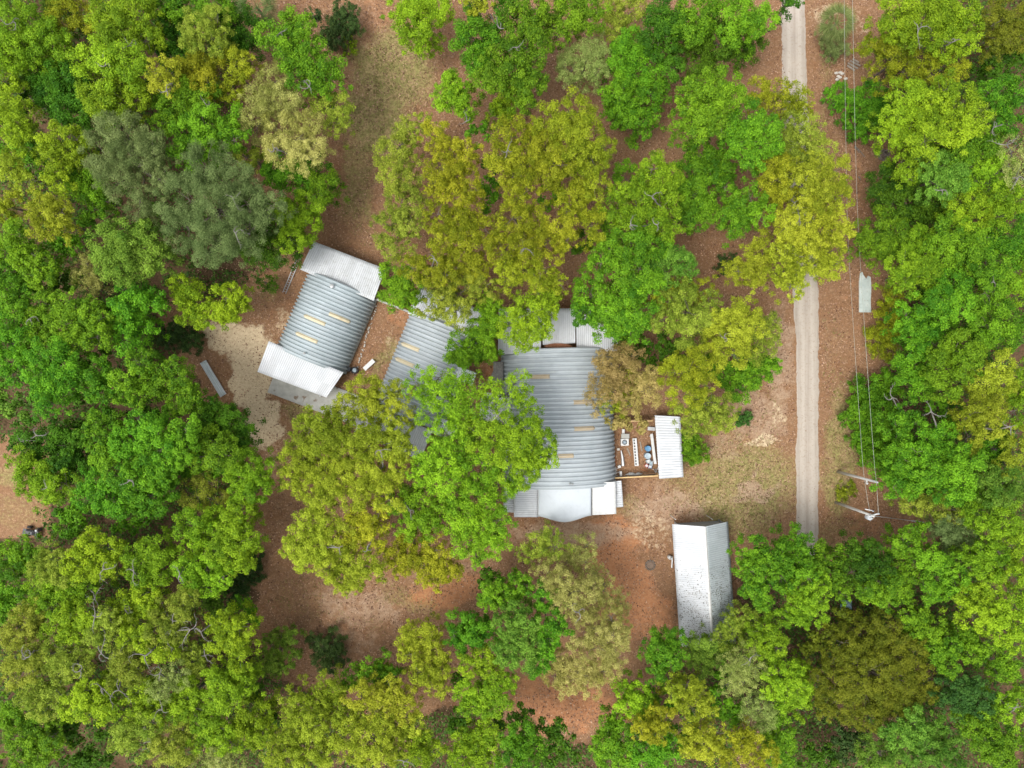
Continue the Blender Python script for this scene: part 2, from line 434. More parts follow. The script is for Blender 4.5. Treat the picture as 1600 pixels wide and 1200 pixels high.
def tree(spec, name='tree', label=None):
    kind, hgt, blobs = spec['kind'], spec['h'], spec['blobs']
    dens = spec.get('d', 1.0)
    ls, asp, kd, tr = SPEC[kind]
    B = np.array(blobs, float)
    W = B[:, 2] ** 2
    cpx, cpy = (B[:, 0] * W).sum() / W.sum(), (B[:, 1] * W).sum() / W.sum()
    ctr = P(cpx, cpy, hgt * .8)
    rad0 = math.hypot(ctr[0], ctr[1]) + 1e-6
    lean = min(.10 * hgt / 14 * rad0, 3.2)
    base = np.array((ctr[0] * (1 + lean / rad0), ctr[1] * (1 + lean / rad0), 0.0))
    cen = []; rad = []
    s0 = (H - hgt) / F
    rmax = max(np.hypot(B[:, 0] - cpx, B[:, 1] - cpy).max() * s0, .5)
    for (x, y, r) in blobs:
        rm = r * (H - hgt * .85) / F * 1.17
        d = math.hypot(x - cpx, y - cpy) * s0
        z = hgt - rm * .85 - .22 * d - min(hgt * .16, 1.7) * rng.uniform(0, 1) * (1 if len(blobs) > 1 else 0)
        z = max(z, rm * .55)
        cen.append(P(x, y, z)); rad.append(rm)
    cen = np.array(cen); rad = np.array(rad)
    pos_all = []; nrm_all = []; tint_all = []; tips = []
    def tuft(tc, out, rt, n, bt):
        d = unit(rng.normal(size=(n, 3)) + out * .55)
        p = tc + d * np.array((1, 1, .8)) * (rt * rng.uniform(.35, 1.15, n))[:, None]
        pos_all.append(p); nrm_all.append(unit(d * .6 + rng.normal(size=(n, 3)) * .40 + np.array((0, 0, .55))))
        tint_all.append(.45 + bt + rng.normal() * .17 + rng.normal(size=n) * .22)
    q_ = 92 * kd * dens * (.34 / ls) ** 1.6
    for bi, (c, r) in enumerate(zip(cen, rad)):
        sc = float(np.clip(r / 2.0, .5, 1.1))
        trr = tr * sc
        nt_ = max(8, int(24 * (r / 2.3) ** 2 * (.62 / trr) ** 1.3))
        btint = rng.normal() * .15
        dirs = rng.normal(size=(nt_ * 3, 3)); dirs = unit(dirs); dirs = dirs[dirs[:, 2] > -.25][:nt_]
        rr = r * rng.uniform(.58, 1.12, len(dirs)) - trr * .3
        tc = c + dirs * rr[:, None] * np.array((1, 1, .72))
        tips.append(tc)
        for ti in range(len(tc)):
            rt = trr * rng.uniform(.7, 1.4)
            tuft(tc[ti], dirs[ti], rt, int(q_ * (rt / .62) ** 2) + 6, btint)
    # leaves that bridge neighbouring boughs, and the lower shaded skirt of the crown
    up = np.array((0, 0, .5))
    for i in range(len(cen)):
        dd = np.linalg.norm(cen[:, :2] - cen[i, :2], axis=1)
        for j in np.argsort(dd)[1:4]:
            if j > i or dd[j] > (rad[i] + rad[j]) * 1.7: continue
            for q in range(int(3 + 1.6 * dd[j])):
                f = rng.uniform(.2, .8); rm = (rad[i] + rad[j]) / 2
                tc = cen[i] * (1 - f) + cen[j] * f + rng.normal(size=3) * np.array((.45, .45, .25)) * rm + (0, 0, rm * rng.uniform(-.55, .1))
                tuft(tc, up, tr * .7 * rng.uniform(.7, 1.2), int(q_ * .45), 0)
    if hgt > 3.3:
        for i in range(len(cen)):
            for q in range(int(2.2 * rad[i] ** 2 * dens) + 2):
                a = rng.uniform(0, 6.283); g = math.sqrt(rng.uniform()) * rad[i] * 1.0
                tc = np.array((cen[i][0] + g * math.cos(a), cen[i][1] + g * math.sin(a), cen[i][2] - rad[i] * .3 - rng.uniform(0, .32) * hgt))
                tuft(tc, up, tr * .85, int(q_ * .42), 0)
    pos = np.concatenate(pos_all); nrm = np.concatenate(nrm_all); tint = np.clip(np.concatenate(tint_all), 0, 1)
    keep = pos[:, 2] > .05
    pos, nrm, tint = pos[keep], nrm[keep], tint[keep]
    V = leaf_quads(pos, nrm, np.full(len(pos), ls), np.full(len(pos), asp))
    t = root(name, tuple(base), 0, label, spec.get('cat', 'tree'), spec.get('group'))
    me = fast_mesh('crown', V - base, 4, np.arange(len(V)), LM[kind], tint=tint)
    link('crown' if hgt > 3.2 else 'foliage', me, t)
    # trunk and limbs
    mb = MB()
    k = hgt / 14.
    r0 = .06 + .12 * k
    fork = np.array((base[0] + rng.normal() * .2, base[1] + rng.normal() * .2, hgt * .38))
    mb.tube([base + (0, 0, -.1), base + (0, 0, .15), (base + fork) / 2 + rng.normal(size=3) * .12, fork], [r0 * 1.5, r0 * 1.1, r0 * .9, r0 * .75], 9)
    for bi in range(len(cen)):
        e = cen[bi] + (0, 0, -rad[bi] * .25)
        m1 = fork * .6 + e * .4 + (0, 0, -.08 * np.linalg.norm(e - fork)) + rng.normal(size=3) * .25 * k
        m2 = fork * .25 + e * .75 + rng.normal(size=3) * .25 * k
        rr = r0 * .5
        mb.tube([fork, m1, m2, e], [r0 * .6, rr * .8, rr * .55, rr * .35], 6)
        T = tips[bi]
        for q in rng.choice(len(T), min(len(T), 9), replace=False):
            st = m2 * rng.uniform(0, .6) + e * 1.0; st = m2 + (e - m2) * rng.uniform(.2, 1)
            mid = (st + T[q]) / 2 + rng.normal(size=3) * .15
            mb.tube([st, mid, T[q]], [rr * .3, rr * .2, rr * .08], 4, cap=False)
    pale = spec.get('pale', False)
    mb.make('trunk' if hgt > 3.2 else 'stem', BARKP if pale else BARK, t, smooth=True)
    # bare grey branches that stand clear of the leaves
    for (x, y, ln) in spec.get('bare', ()):
        bb = MB()
        i = int(np.argmin(np.hypot(B[:, 0] - x, B[:, 1] - y)))
        z = cen[i][2] + rad[i] * .62
        p = P(x, y, z + .3)
        a0 = rng.uniform(0, 6.28)
        L = ln * (H - z) / F * 1.5
        st = cen[i] + (0, 0, -.3)
        bb.tube([st, st * .5 + p * .5 + rng.normal(size=3) * .1, p], [.09, .07, .055], 5)
        for q in range(3):
            ang = a0 + (0, 2.6, 4.2)[q] + rng.normal() * .4; cv = rng.normal() * .35
            pts = [p]; Lq = L * (.75, .6, .4)[q]
            for w in range(5):
                pts.append(pts[-1] + np.array((math.cos(ang), math.sin(ang), rng.normal() * .12)) * Lq / 5); ang += cv + rng.normal() * .2
                if w:
                    a2 = ang + rng.choice((-1, 1)) * rng.uniform(.5, .9)
                    e1 = pts[-1] + np.array((math.cos(a2), math.sin(a2), .15)) * Lq * rng.uniform(.12, .3)
                    bb.tube([pts[-1], e1], [.022, .008], 4)
            bb.tube(pts, [.055, .048, .04, .03, .02, .01], 5)
        bb.make('bare_branch', BARKP, t)
    return t

TREES = []
def T(reg, kind, h, blobs, **kw):
    """blobs are read inside tile `reg`; entries may switch tile with a leading letter"""
    out = []
    for b in blobs:
        if len(b) == 4:
            x, y = Q(b[0], b[1], b[2]); r = b[3]
        else:
            x, y = Q(reg, b[0], b[1]); r = b[2]
        out.append((x, y, r / 2.963))
    bare = []
    for b in kw.pop('bare', ()):
        bare.append((*Q(reg, b[0], b[1]), b[2] / 2.963))
    TREES.append(dict(kind=kind, h=h, blobs=out, bare=bare, **kw))

# --- north-west woods
T('A', 'lime', 14, [(110, 180, 130), (60, 90, 110), (230, 210, 100), (20, 250, 80)], bare=[(60, 100, 60)])
T('A', 'deep', 10, [(170, 300, 90), (280, 90, 80)])
T('A', 'olive', 12, [(340, 90, 85), (300, 30, 60)])
T('A', 'lime', 15, [(560, 150, 105), (640, 70, 90), (500, 50, 80), (680, 180, 60)], bare=[(600, 210, 50)])
T('A', 'lime', 16, [(440, 260, 85), (590, 300, 85), (500, 320, 80)], bare=[(490, 300, 50)])
T('A', 'lime', 15, [(460, 430, 85), (570, 460, 90), (450, 500, 60), (620, 400, 50)])
T('A', 'deep', 12, [(260, 420, 100), (330, 510, 90), (360, 420, 70), (290, 350, 60)])
T('A', 'mixed', 15, [(930, 120, 85), (1000, 90, 60), (920, 190, 70), (1000, 190, 60)])
T('A', 'green', 13, [(870, 25, 70), (990, 30, 80), (760, 40, 70), (770, 10, 50)])
T('A', 'yellow', 16, [(765, 350, 70), (720, 320, 45), (790, 400, 40)], bare=[(770, 420, 45)])
T('A', 'olive', 14, [(930, 330, 90), (880, 300, 60), (960, 390, 60)])
T('A', 'olive', 14, [(1080, 290, 75), (1130, 290, 50), (1070, 420, 50)])
T('A', 'deep', 11, [(1090, 120, 80), (1110, 190, 60), (1040, 200, 50)])
T('A', 'deep', 12, [(790, 180, 70), (810, 250, 60), (760, 110, 40)])
T('A', 'green', 15, [(1310, 150, 90), (1390, 130, 60), (1300, 230, 75), (1410, 240, 85), (1480, 330, 85), (1400, 370, 70), (1530, 400, 50)], bare=[(1300, 150, 50), (1430, 400, 55)], label='bright green tree beside the top clearing with grey bare twigs')
T('A', 'gold', 14, [(1270, 370, 80), (1330, 460, 85), (1180, 490, 70), (1180, 590, 70), (1250, 470, 70)])
T('A', 'gold', 16, [(1300, 620, 80), (1430, 570, 65), (1450, 660, 70), (1330, 710, 75), (1400, 720, 60)], bare=[(1270, 690, 40)], label='tan golden tree on the left edge of the top clearing')
T('A', 'mixed', 12, [(1530, 500, 75), (1480, 440, 50), (1560, 570, 50)])
T('A', 'green', 14, [(860, 450, 80), (950, 460, 70), (770, 500, 70), (740, 580, 50)], bare=[(960, 490, 40)])
T('A', 'green', 15, [(950, 580, 80), (1050, 560, 75), (870, 620, 70), (870, 710, 70), (960, 650, 60), (1090, 650, 50)])
T('A', 'gray', 17, [(560, 620, 100), (480, 720, 95), (620, 720, 100), (540, 830, 90), (700, 690, 70), (640, 930, 70), (760, 840, 50)], label='dull grey-green pine in the north-west woods, the left-hand one')
T('A', 'gray', 19, [(950, 790, 110), (860, 920, 110), (1060, 850, 110), (1000, 990, 110), (860, 1060, 90), (1150, 940, 90), (1150, 1080, 80), (1020, 1120, 90), (1260, 960, 70), (970, 1170, 60)], bare=[(1080, 920, 70), (1090, 1080, 60)], label='large wide grey-green pine left of the smaller hut')
T('A', 'lime', 14, [(90, 560, 85), (50, 640, 70), (40, 500, 60)])
T('A', 'lime', 13, [(15, 370, 50), (70, 430, 60)])
T('A', 'lime', 15, [(290, 670, 85), (230, 740, 65), (270, 840, 60), (350, 640, 50)])
T('A', 'yellow', 15, [(190, 960, 70), (220, 1030, 75), (260, 1070, 50), (280, 980, 50)])
T('A', 'yellow', 13, [(40, 780, 60), (130, 850, 50), (20, 750, 50)])
T('A', 'olive', 11, [(30, 920, 70), (20, 990, 50)])
T('A', 'green', 13, [(420, 890, 80), (430, 960, 60), (360, 820, 60)])
T('A', 'green', 8, [(60, 700, 70), (140, 660, 60), (160, 760, 60)])
T('A', 'mint', 15, [(520, 1130, 90), (610, 1120, 80), (680, 1190, 90), (560, 1220, 90), (660, 1080, 50)], label='round minty green tree left of the large grey-green pine')
T('A', 'lime', 13, [(60, 1120, 80), (110, 1170, 60), (30, 1180, 60)])
T('A', 'green', 11, [(1340, 820, 90), (1440, 800, 70), (1260, 800, 50)])
T('A', 'green', 12, [(1500, 850, 70), (1460, 900, 50)])
T('A', 'lime', 12, [(1380, 1030, 88), (1320, 1000, 65), (1440, 950, 65), (1340, 1110, 55)], label='round lime green tree touching the north corner of the smaller hut')
T('A', 'deep', 11, [(1240, 1040, 80), (1280, 1150, 80), (1180, 1150, 60)])
T('A', 'green', 9, [(330, 1110, 80), (420, 1020, 60), (250, 1150, 60)])
T('A', 'deep', 9, [(130, 400, 60), (120, 480, 50)])
T('A', 'mixed', 12, [(1200, 740, 55), (1130, 720, 50)])
T('A', 'green', 8, [(540, 560, 60), (690, 430, 50)])
T('A', 'deep', 7, [(1100, 980, 60), (700, 1010, 70)])
# --- trees along the top edge
T('B', 'lime', 11, [(370, 90, 95), (370, 190, 65), (280, 40, 70), (440, 30, 80)], label='lime green drooping tree hanging into the top of the clearing')
T('B', 'green', 15, [(700, 60, 100), (620, 180, 80), (700, 250, 90), (640, 290, 60)], bare=[(740, 130, 50)])
T('B', 'green', 16, [(850, 110, 100), (870, 220, 90), (800, 300, 95), (720, 350, 80), (880, 380, 70), (850, 450, 60), (910, 30, 60)], bare=[(820, 220, 40)])
T('B', 'yellow', 15, [(620, 20, 50), (670, 10, 40)])
T('B', 'green', 14, [(1060, 70, 100), (1160, 70, 70), (1000, 150, 60)])
T('B', 'mixed', 10, [(1330, 60, 90), (1290, 150, 70), (1250, 30, 60)])
T('B', 'pale', 12, [(1130, 290, 100), (1060, 330, 60), (1190, 220, 60), (1200, 340, 50)], label='pale round tree with open twigs above the big yellow crown')
T('B', 'green', 11, [(1370, 480, 115), (1300, 430, 70), (1450, 430, 70), (1380, 580, 60), (1290, 540, 50)], label='compact round green tree standing apart between paler crowns')
T('B', 'green', 12, [(1330, 280, 90), (1430, 300, 90), (1350, 200, 60)])
T('B', 'deep', 13, [(1520, 130, 80), (1480, 200, 70), (1540, 320, 50), (1500, 40, 70)])
T('B', 'lime', 13, [(550, 420, 80), (590, 490, 60), (520, 380, 50), (500, 460, 60)], bare=[(590, 560, 40)], label='light lime tree with pale twigs at the top of the big yellow crown')
T('B', 'lime', 9, [(790, 440, 50), (760, 490, 55), (720, 540, 50)])
T('B', 'mixed', 12, [(270, 700, 90), (340, 600, 65), (260, 810, 75), (400, 560, 40)])
T('B', 'mixed', 11, [(320, 930, 90), (230, 1050, 70), (270, 1130, 75), (310, 850, 60), (330, 1030, 60)], d=.85)
T('B', 'olive', 17, [(1080, 520, 80), (980, 570, 75), (1150, 610, 80), (1060, 600, 75), (1220, 680, 55), (1180, 760, 70), (1080, 700, 70), (1190, 860, 55)])
T('B', 'olive', 17, [(780, 620, 75), (900, 600, 50), (960, 680, 90), (860, 740, 85), (760, 740, 75), (940, 800, 80), (1010, 760, 70), (800, 820, 60), (840, 910, 60)], bare=[(780, 690, 40)])
T('B', 'olive', 16, [(520, 700, 75), (480, 790, 70), (570, 810, 70), (600, 700, 55), (520, 880, 70), (610, 880, 50), (450, 620, 60), (430, 860, 40)])
T('B', 'olive', 15, [(600, 970, 65), (450, 990, 65), (680, 1060, 60), (560, 1060, 70), (600, 1130, 80), (480, 1100, 70)])
T('B', 'olive', 17, [(800, 1010, 75), (900, 1030, 70), (850, 1110, 80), (1020, 1070, 70), (960, 1140, 75), (760, 1160, 65), (1060, 1120, 40)], bare=[(860, 1150, 40)])
T('B', 'olive', 15, [(1080, 900, 75), (1190, 990, 40), (1180, 1060, 65), (1050, 970, 45), (1140, 870, 50)])
T('B', 'green', 9, [(650, 620, 60), (700, 930, 60), (980, 920, 60), (1080, 780, 50), (690, 860, 50)])
T('B', 'deep', 8, [(900, 640, 50), (1110, 1120, 60), (700, 760, 40)])
T('B', 'lime', 15, [(1480, 820, 80), (1540, 870, 60), (1450, 770, 50), (1380, 950, 85), (1500, 960, 80), (1290, 980, 75), (1430, 1040, 75), (1300, 890, 50), (1530, 1050, 60)], bare=[(1450, 910, 45), (1350, 1040, 40), (1470, 1040, 35)], label='lime tree with white bare twigs right of the big yellow crown')
T('B', 'green', 10, [(1330, 820, 60), (1260, 1060, 40)])
T('B', 'green', 15, [(1340, 1130, 85), (1460, 1120, 75), (1250, 1150, 60), ('E', 1210, 40, 60), ('E', 1400, 60, 80), ('E', 1300, 60, 70)])
T('E', 'green', 14, [(1160, 170, 70), (1120, 270, 50), (1260, 230, 85), (1220, 320, 60), (1310, 290, 80), (1380, 240, 80), (1330, 150, 80), (1430, 130, 60), (1350, 350, 50)], label='fresh green tree overhanging the north-east corner of the big hut')
# --- beside the road
T('C', 'green', 13, [(100, 60, 80), (180, 40, 70), (60, 130, 70)])
T('C', 'green', 14, [(310, 60, 80), (250, 120, 80), (340, 130, 60), (400, 90, 60)])
T('C', 'deep', 11, [(60, 250, 90), (180, 200, 80), (270, 230, 60), (360, 210, 45), (30, 190, 60)])
T('C', 'deep', 14, [(530, 5, 40), (490, 0, 25)])
T('C', 'green', 16, [(110, 400, 80), (200, 380, 70), (60, 420, 50), (240, 450, 70), (130, 500, 85), (90, 570, 80), (180, 570, 60), (40, 500, 60)], label='tall fresh green crown furthest left beside the hidden stretch of road')
T('C', 'green', 15, [(320, 560, 80), (400, 570, 60), (300, 660, 80), (400, 660, 75), (240, 620, 50), (350, 740, 50)], label='bright green crown between the tall fresh green crown and the road')
T('C', 'olive', 12, [(370, 430, 60), (450, 430, 55), (400, 470, 55)], d=.7)
T('C', 'olive', 11, [(510, 440, 60), (575, 460, 45), (540, 520, 55), (590, 520, 35), (470, 500, 55)], d=.55, pale=True)
T('C', 'mixed', 13, [(600, 610, 65), (560, 700, 75), (660, 690, 60), (490, 640, 60), (620, 740, 60), (540, 580, 55)], d=.9, pale=True)
T('C', 'yellow', 15, [(620, 780, 60), (730, 790, 65), (760, 860, 45), (660, 850, 65), (730, 920, 60), (570, 850, 70), (530, 800, 60), (670, 920, 60)])
T('C', 'yellow', 15, [(640, 960, 75), (560, 1060, 75), (720, 1060, 70), (640, 1080, 65), (500, 1050, 60), (560, 970, 65), (760, 1090, 45), (520, 1120, 60), (620, 1130, 60)], bare=[(560, 1020, 40)])
T('C', 'olive', 13, [(460, 830, 75), (430, 930, 65), (500, 910, 55), (520, 750, 60), (430, 760, 60)], bare=[(540, 940, 40)])
T('C', 'green', 13, [(290, 970, 70), (270, 1050, 60), (340, 920, 60), (380, 1000, 50)])
T('C', 'green', 12, [(60, 800, 80), (60, 900, 70), (120, 980, 75), (160, 820, 75), (40, 1000, 60), (220, 880, 50), (100, 720, 70), (210, 760, 60)])
T('C', 'yellow', 14, [(420, 1150, 60), ('F', 330, 40, 80), ('F', 370, 100, 50), ('F', 280, 70, 50)])
T('C', 'yellow', 15, [(560, 1160, 60), ('F', 490, 70, 70), ('F', 520, 150, 50), ('F', 570, 90, 50), (480, 1180, 50)])
T('C', 'yellow', 14, [(700, 1160, 70), ('F', 690, 50, 60), ('F', 620, 30, 60), ('F', 740, 40, 30)])
# --- east woods
T('C', 'lime', 14, [(1130, 100, 90), (1020, 60, 80), (1000, 130, 60), (1090, 190, 60)], bare=[(1110, 140, 70)])
T('C', 'lime', 14, [(1300, 60, 80), (1230, 120, 80), (1350, 110, 50), (1350, 200, 50), (1230, 210, 75), (1200, 30, 70)], bare=[(1280, 190, 45)])
T('C', 'olive', 11, [(1000, 260, 90), (1060, 330, 75), (900, 220, 55)], d=.9)
T('C', 'olive', 11, [(1250, 310, 70), (1180, 320, 60)], d=.9)
T('C', 'bronze', 13, [(1540, 60, 90), (1460, 110, 70), (1570, 170, 70), (1480, 200, 60)])
T('C', 'deep', 9, [(1560, 310, 80), (1460, 330, 60), (1500, 260, 60)], bare=[(1400, 300, 60)])
T('C', 'green', 4.8, [(880, 470, 70), (930, 540, 60), (830, 560, 60), (960, 470, 50), (850, 620, 40)], name='shrub', label='fresh green thicket below the rubble heap at the edge of the east woods')
T('C', 'lime', 14, [(1070, 440, 75), (1010, 540, 70), (1080, 600, 70), (990, 630, 55), (1140, 500, 70)])
T('C', 'lime', 16, [(1240, 410, 60), (1290, 490, 80), (1190, 560, 80), (1290, 590, 75), (1150, 650, 70), (1380, 560, 60), (1200, 470, 50)])
T('C', 'green', 14, [(1500, 440, 75), (1570, 480, 60), (1540, 570, 60), (1440, 420, 50)], bare=[(1460, 590, 40)])
T('C', 'pale', 12, [(1410, 460, 60), (1440, 520, 45)], d=.7)
T('C', 'green', 13, [(1310, 660, 75), (1390, 700, 80), (1290, 740, 60), (1440, 640, 50)])
T('C', 'lime', 13, [(1080, 760, 65), (1040, 750, 40), (1070, 830, 40)])
T('C', 'mint', 14, [(1220, 770, 65), (1200, 850, 60), (1280, 850, 70), (1170, 730, 35)], bare=[(1220, 880, 40)])
T('C', 'lime', 13, [(1380, 800, 70), (1450, 830, 70), (1500, 760, 55)])
T('C', 'pale', 15, [(1550, 700, 60), (1570, 830, 55), (1540, 770, 40)], bare=[(1520, 670, 70), (1570, 830, 50)], d=.5, pale=True, label='half-dead pale tree with white branches on the right frame edge')
T('C', 'deep', 10, [(960, 850, 75), (1060, 920, 85), (1150, 950, 75), (990, 950, 70)])
T('C', 'lime', 13, [(1400, 950, 75), (1290, 980, 70), (1350, 1020, 60)])
T('C', 'lime', 14, [(1560, 930, 70), (1490, 920, 60), (1480, 1000, 60)])
T('C', 'green', 11, [(930, 1060, 80), (900, 1130, 60), (1010, 1080, 70), (950, 1150, 60)])
T('C', 'lime', 12, [(1080, 1140, 70), (1130, 1100, 55), (1040, 1180, 50)])
T('C', 'green', 14, [(1240, 1090, 85), (1310, 1150, 80), (1210, 1170, 70), (1390, 1100, 60)])
T('C', 'green', 13, [(1520, 1090, 90), (1440, 1140, 60), (1560, 1170, 60)])
T('F', 'lime', 14, [(1120, 60, 80), (1060, 120, 65), (1040, 30, 60), (1170, 100, 45)])
T('F', 'green', 15, [(1270, 150, 75), (1190, 210, 70), (1300, 240, 65), (1240, 260, 60)])
T('F', 'green', 13, [(1250, 40, 75), (1340, 60, 60)])
T('F', 'green', 14, [(1440, 60, 80), (1490, 130, 70), (1430, 170, 60)], bare=[(1460, 120, 45)])
T('F', 'lime', 12, [(1560, 80, 75), (1570, 180, 60)])
T('F', 'olive', 4, [(960, 330, 75), (990, 260, 60), (920, 400, 60), (970, 430, 50), (1000, 180, 45)], d=.8, name='shrub', label='low brownish olive thicket on the edge of the east woods')
T('F', 'green', 13, [(1110, 330, 80), (1160, 390, 70), (1060, 280, 55), (1100, 430, 50)])
T('F', 'green', 15, [(1290, 440, 80), (1340, 500, 70), (1230, 520, 75), (1250, 600, 60), (1210, 450, 50), (1350, 430, 60)])
T('F', 'green', 14, [(1450, 320, 80), (1540, 300, 75), (1400, 250, 50), (1500, 390, 60)])
T('F', 'green', 12, [(1110, 510, 75), (1130, 590, 65), (1050, 540, 60)])
T('F', 'yellow', 15, [(1480, 510, 70), (1420, 590, 65), (1500, 590, 60)])
T('F', 'yellow', 15, [(1400, 690, 80), (1360, 740, 55), (1460, 700, 60), (1340, 850, 60), (1430, 800, 60)], bare=[(1540, 790, 40)])
T('F', 'lime', 13, [(1560, 630, 55), (1550, 720, 60), (1570, 540, 50)])
T('F', 'green', 5, [(880, 620, 70), (850, 710, 60), (960, 600, 60), (800, 760, 40), (930, 680, 60), (880, 770, 60)], name='shrub', label='fresh green thicket under the wires north of the poles, the upper one')
T('F', 'green', 5, [(900, 860, 75), (850, 830, 50), (960, 930, 60), (900, 930, 50), (960, 830, 60), (985, 1010, 40)], name='shrub', label='fresh green thicket under the wires just above the upper utility pole')
T('F', 'green', 13, [(1040, 730, 65), (1010, 790, 60), (1090, 770, 40)], bare=[(990, 655, 60)])
T('F', 'green', 14, [(1150, 850, 75), (1210, 820, 60), (1110, 910, 50)], bare=[(1170, 720, 65)])
T('F', 'green', 14, [(1035, 1005, 72), (1080, 950, 72), (1070, 1060, 60), (1000, 1075, 45), (1030, 930, 55)])
T('F', 'green', 15, [(1230, 970, 80), (1180, 1020, 60), (1290, 1030, 75), (1330, 960, 70), (1300, 890, 50), (1250, 1090, 60)])
T('F', 'yellow', 14, [(1560, 900, 60), (1530, 970, 55), (1570, 820, 50)])
T('F', 'green', 12, [(1450, 880, 70), (1420, 960, 60), (1500, 850, 45)])
T('F', 'mint', 14, [(1480, 1060, 80), (1560, 1060, 70), (1440, 1020, 50), (1500, 1130, 60)])
T('F', 'mixed', 11, [(1180, 1140, 75), (1090, 1140, 60), (1260, 1170, 60)])
T('F', 'green', 12, [(1390, 1150, 80), (1330, 1110, 50)])
T('F', 'green', 8, [(1200, 700, 60), (1290, 740, 70), (1270, 330, 50), (1380, 360, 60)])
T('F', 'deep', 7, [(1150, 160, 60), (1080, 830, 60), (1130, 1040, 60), (1400, 470, 40), (1180, 290, 40)])
T('C', 'deep', 7, [(930, 590, 50), (1180, 720, 60), (1200, 950, 60), (1400, 340, 60), (1100, 1010, 60)])
# --- right of the big hut
T('F', 'mixed', 14, [(60, 260, 85), (50, 350, 80), (140, 230, 60), (20, 180, 60), ('E', 1490, 300, 60), ('E', 1530, 220, 60)])
T('F', 'yellow', 14, [(300, 240, 70), (250, 330, 75), (330, 330, 70), (190, 400, 75), (250, 460, 75), (200, 290, 50)], pale=True, bare=[(220, 380, 40)])
T('F', 'mixed', 12, [(400, 360, 70), (360, 430, 70), (430, 330, 40), (410, 290, 45)], d=.7)
T('F', 'olive', 15, [(50, 530, 80), (110, 580, 60), (40, 640, 70), (120, 460, 60), ('E', 1540, 540, 60)])
T('F', 'green', 8, [(400, 520, 55), (350, 560, 55), (440, 500, 35), (300, 500, 50), (230, 560, 60), (280, 620, 50), (160, 500, 50)], label='low fresh green tree nearest the road below the pale crowns')
T('F', 'mixed', 13, [(200, 690, 70), (140, 750, 70), (210, 770, 55), (60, 740, 65), (120, 680, 60), (60, 800, 40)], d=.85)
T('F', 'mint', 13, [(30, 50, 60), ('E', 1500, 60, 80), ('E', 1560, 20, 60)])
T('F', 'olive', 12, [(40, 130, 50), (120, 170, 50), ('E', 1470, 170, 60)])
T('E', 'deep', 7, [(1360, 420, 70), (1440, 450, 70), (1500, 400, 60), (1540, 440, 70), (1310, 400, 40)], d=.8)
T('E', 'rust', 12, [(1300, 510, 85), (1240, 480, 50), (1360, 460, 50), (1230, 600, 75), (1290, 610, 60)], label='rusty orange crown leaning over the right side of the big hut')
T('E', 'rust', 11, [(1430, 620, 70), (1390, 560, 40), (1440, 550, 40), (1350, 690, 50)], label='small rusty orange crown above the junk yard')
T('E', 'rust', 9, [(1170, 670, 40), (1200, 700, 40)], d=.5)
T('E', 'rust', 7, [(1330, 760, 50), (1390, 780, 45), (1270, 770, 30)], d=.4)
T('E', 'olive', 10, [(1330, 570, 50), (1260, 690, 50), (1350, 640, 40)], d=.9)
T('F', 'green', 4.5, [(70, 870, 48), (100, 920, 40), (60, 930, 36), (50, 850, 26)], name='shrub', label='bushy green shrub beside the small white-roofed shed')
T('F', 'blue', 1.8, [(300, 755, 30), (280, 770, 22), (325, 740, 18)], name='shrub', label='small bluish green bush on the dry grass left of the road')
T('F', 'yellow', 1.8, [(770, 1090, 40), (800, 1060, 20), (740, 1110, 20)], name='shrub', label='yellow-green shrub between the two utility poles')
T('F', 'dark', 2.5, [(210, 50, 45), (240, 20, 40)], name='shrub', label='dark low bush in the gap left of the road')
# --- over and around the middle hut
T('E', 'mixed', 14, [(560, 170, 75), (480, 220, 55), (470, 130, 60), (600, 90, 60), (540, 260, 60), (680, 150, 55), (400, 250, 40)])
T('E', 'olive', 15, [(560, 30, 75), (640, 60, 60), (420, 60, 70), (330, 50, 60), (500, 90, 50)], bare=[(440, 15, 40)])
T('E', 'lime', 13, [(270, 170, 75), (250, 90, 65), (330, 130, 60), (320, 200, 50)], label='lime green tree between the smaller hut and the middle hut')
T('E', 'olive', 16, [(850, 60, 75), (790, 110, 50), (950, 60, 55), (930, 120, 50), (760, 40, 45), (1030, 130, 40)])
T('E', 'lime', 14, [(930, 190, 65), (860, 250, 70), (800, 320, 65), (890, 340, 75), (840, 400, 50), (970, 270, 40), (990, 200, 40), (960, 350, 25)], d=.85)
T('E', 'lime', 12, [(700, 330, 60), (690, 240, 60), (640, 340, 45), (740, 280, 40)])
T('E', 'green', 9, [(560, 430, 62), (630, 400, 62), (600, 480, 50), (680, 420, 55), (700, 460, 35), (530, 470, 30)], label='small bright green tree between the middle and big huts')
T('E', 'lime', 17, [(460, 560, 70), (560, 600, 65), (520, 680, 75), (430, 640, 65), (420, 720, 60), (350, 600, 50), (620, 690, 65)], d=.5, label='lime crown spreading over the south half of the middle hut')
T('E', 'lime', 16, [(820, 590, 60), (860, 640, 45), (720, 610, 45), (790, 680, 45), (640, 600, 50), (700, 700, 45), (890, 730, 55)], d=.42, pale=True)
T('E', 'lime', 17, [(880, 810, 70), (940, 860, 60), (960, 930, 50), (820, 880, 75), (880, 940, 60), (730, 860, 75), (760, 780, 50), (640, 820, 75), (860, 1010, 60), (780, 960, 60)], bare=[(730, 740, 45)], label='lime crown reaching over the left flank of the big hut')
T('E', 'lime', 16, [(560, 900, 85), (450, 960, 70), (500, 1040, 80), (620, 1000, 80), (700, 970, 60), (400, 1010, 60), (560, 780, 60), (480, 830, 60), (460, 910, 50), (350, 990, 40)], d=.8)
